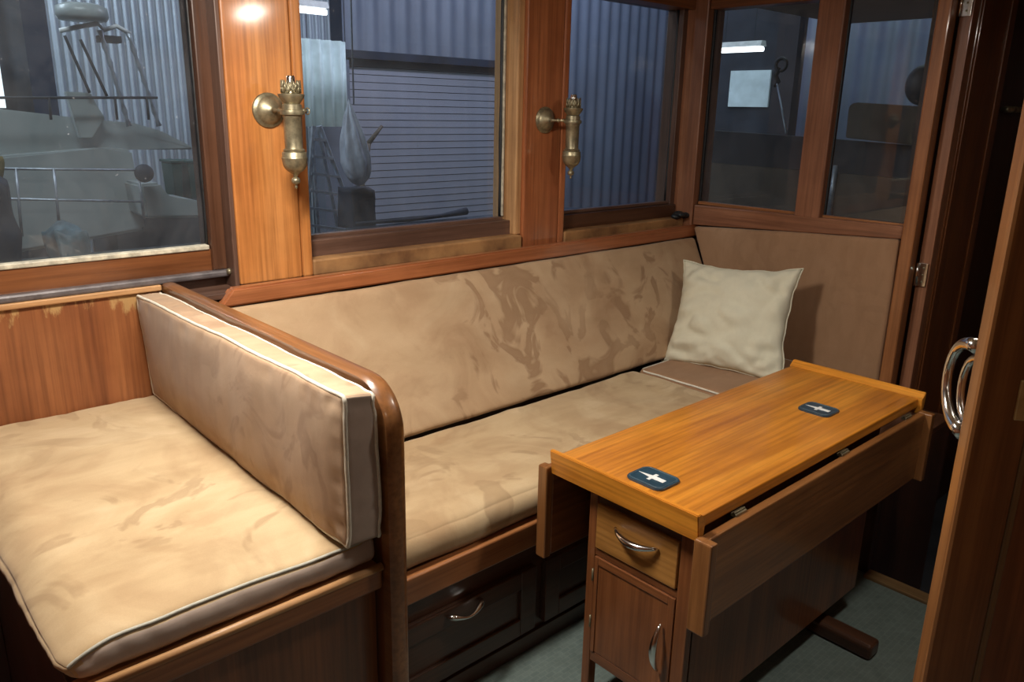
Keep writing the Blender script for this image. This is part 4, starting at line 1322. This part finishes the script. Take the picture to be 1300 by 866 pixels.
# ---- things outside the middle window
ld = thing('step_ladder', 'pale metal step ladder standing below the translucent sheet', 'ladder', (3.5, 5.8, -1.2))
C5 = lambda u, v, y=5.6: at(u, v, 'y', y)
for a, b, y0_, y1_ in (((398, 160), (388, 300), 5.6, 5.6), ((406, 160), (462, 310), 5.6, 5.6), ((404, 160), (430, 292), 5.75, 5.8), ((396, 162), (404, 290), 5.75, 5.8)):
    bm = bmesh.new()
    pa, pb_ = C5(*a, y0_), C5(*b, y1_)
    pb_ = pa + (pb_ - pa) * ((-1.69 - pa.z) / (pb_.z - pa.z))
    tube(bm, [pa, pb_], .018, 6)
    link('stile', bm, M_ALU, ld)
for k in range(6):
    t = 0.12 + k * 0.155
    a = C5(398 - 10 * t, 160 + 140 * t)
    b = C5(406 + 56 * t, 160 + 150 * t)
    bm = hexa(bmesh.new(), [a + Vector((0, -.03, -.01)), b + Vector((0, -.03, -.01)), b + Vector((0, .04, -.01)), a + Vector((0, .04, -.01)), a + Vector((0, -.03, .01)), b + Vector((0, -.03, .01)), b + Vector((0, .04, .01)), a + Vector((0, .04, .01))])
    link('tread', bm, M_ALU, ld)
# bag
p = C5(454, 182, 5.0)
bm = bmesh.new()
bmesh.ops.create_icosphere(bm, subdivisions=5, radius=1)
H0 = at(450, 126, 'y', 5.0).z - at(450, 236, 'y', 5.0).z
W0_ = at(476, 190, 'y', 5.0).x - at(436, 190, 'y', 5.0).x
for v in bm.verts:
    t = (v.co.z + 1) / 2
    wd = 0.08 + 0.98 * (1 - t) ** 0.7 if t > 0.08 else 0.95
    a = math.atan2(v.co.y, v.co.x)
    fold = 1 + 0.16 * math.sin(7 * a + 3 * t) * (0.3 + t) + 0.08 * noise.noise(v.co * 4)
    v.co = Vector((p.x + (-0.06 * t) + v.co.x * wd * W0_ / 2 * fold, p.y + v.co.y * wd * W0_ / 2 * fold, at(450, 236, 'y', 5.0).z + t * H0))
link('hanging_bag', bm, M_BAG, None, True, label='crumpled translucent plastic bag hanging outside the middle window', cat='bag')
bm = bmesh.new()
top = at(449, 127, 'y', 5.0)
tube(bm, [top - Vector((0, 0, .03)), top + Vector((0.01, 0, 1.2)), top + Vector((0.0, 0, 3.4))], .006, 6)
link('cord', bm, M_ALU, bpy.data.objects['hanging_bag'], True)
bm = bmesh.new()
tube(bm, [C5(468, 182, 5.4), C5(485, 160, 5.4)], [.02, .012], 8)
b0 = C5(468, 182, 5.4)
tube(bm, [b0, Vector((b0.x - 0.12, 5.45, 0.6)), Vector((b0.x - 0.2, 5.5, -1.7))], .02, 8)
link('wooden_stick', bm, M_BOARD, None, True, label='dark stick pointing up behind the plastic bag', cat='stick')
bm = bmesh.new()
tube(bm, [at(452, 284, 'y', 4.9), at(520, 279, 'y', 4.9), at(560, 274, 'y', 4.9), at(592, 268, 'y', 4.9)], [.012, .016, .016, .03], 8)
link('boom_pole', bm, M_DARKCLOTH, None, True, label='long dark pole lying low across the middle window', cat='pole')
lump('dark_crate', 446, 478, 240, 290, 5.0, 0.2, M_DARKCLOTH, 'dark crate below the plastic bag', 'crate', 14, 0.03)
struct('floor_deck_rail', B(2.9, 5.2, 4.5, 4.9, 0.3, at(500, 287, 'y', 4.6).z - 0.03, bev=0.01), M_WATER)

# ---- outside the end windows
P4 = lambda u, v, x=4.9: at(u, v, 'x', x)
p, q = P4(890, 166), P4(1200, 214)
prof = [P4(880, 164), P4(1026, 174), P4(1300, 196), P4(1300, 260), P4(1026, 224), P4(880, 205)]
fc = link('foredeck_coaming', prism(bmesh.new(), prof, (0.06, 0, 0), 0.004), M_BOARDD, None, label='long dark board crossing both end windows', cat='board')
prof = [P4(880, 205, 4.85), P4(1300, 240, 4.85), P4(1300, 420, 4.85), P4(880, 420, 4.85)]
link('side_panel', prism(bmesh.new(), prof, (0.05, 0, 0), 0.004), M_BOARD, fc, label='brown panel below the dark board')
# hatch with a rounded corner
h = [P4(1073, 175, 4.8), P4(1077, 137, 4.8), P4(1080, 132, 4.8), P4(1087, 130, 4.8), P4(1300, 143, 4.8), P4(1300, 200, 4.8)]
link('hatch_cover', prism(bmesh.new(), h, (0.08, 0, 0), 0.006), M_BOARD, None, label='brown round-cornered hatch board behind the right pane of the end wall', cat='hatch')
bm = bmesh.new()
bmesh.ops.create_icosphere(bm, subdivisions=4, radius=0.095, matrix=Matrix.Translation(P4(1172, 108, 4.8)) @ Matrix.Diagonal((0.7, 1, 1.15, 1)))
link('round_fender', bm, M_BLACK, None, True, label='black rounded fender above the brown hatch at the door side', cat='fender')
bm = B(0, 1, 0, 1, 0, 1, bev=0)
bm.free()
p, q = P4(1052, 212, 4.7), P4(1066, 268, 4.7)
bm = bmesh.new()
tube(bm, [P4(1061, 210, 4.835), P4(1052, 275, 4.835)], .016, 8)
link('pale_rod', bm, M_ALU, None, True, label='short pale upright rod low in the right pane of the end wall', cat='rod')
cl_ = thing('clamp_lamp', 'black clamp lamp with a thin cable hanging in the left end pane', 'lamp', P4(986, 100, 5.2))
bm = bmesh.new()
c = P4(992, 82, 5.2)
tube(bm, [c + Vector((0, .04 * math.cos(t), .04 * math.sin(t))) for t in [k * math.pi / 7 for k in range(14)]], .012, 6, closed=True)
link('reflector_ring', bm, M_BLACK, cl_, True)
bm = bmesh.new()
tube(bm, [P4(990, 86, 5.2), P4(984, 96, 5.2), P4(988, 104, 5.2), P4(983, 110, 5.2)], [.016, .022, .018, .01], 8)
link('clamp', bm, M_BLACK, cl_, True)
bm = bmesh.new()
tube(bm, [P4(986, 104, 5.2), P4(992, 135, 5.08), P4(998, 169, 4.93)], .006, 6)
link('cable', bm, M_ALU, cl_, True)
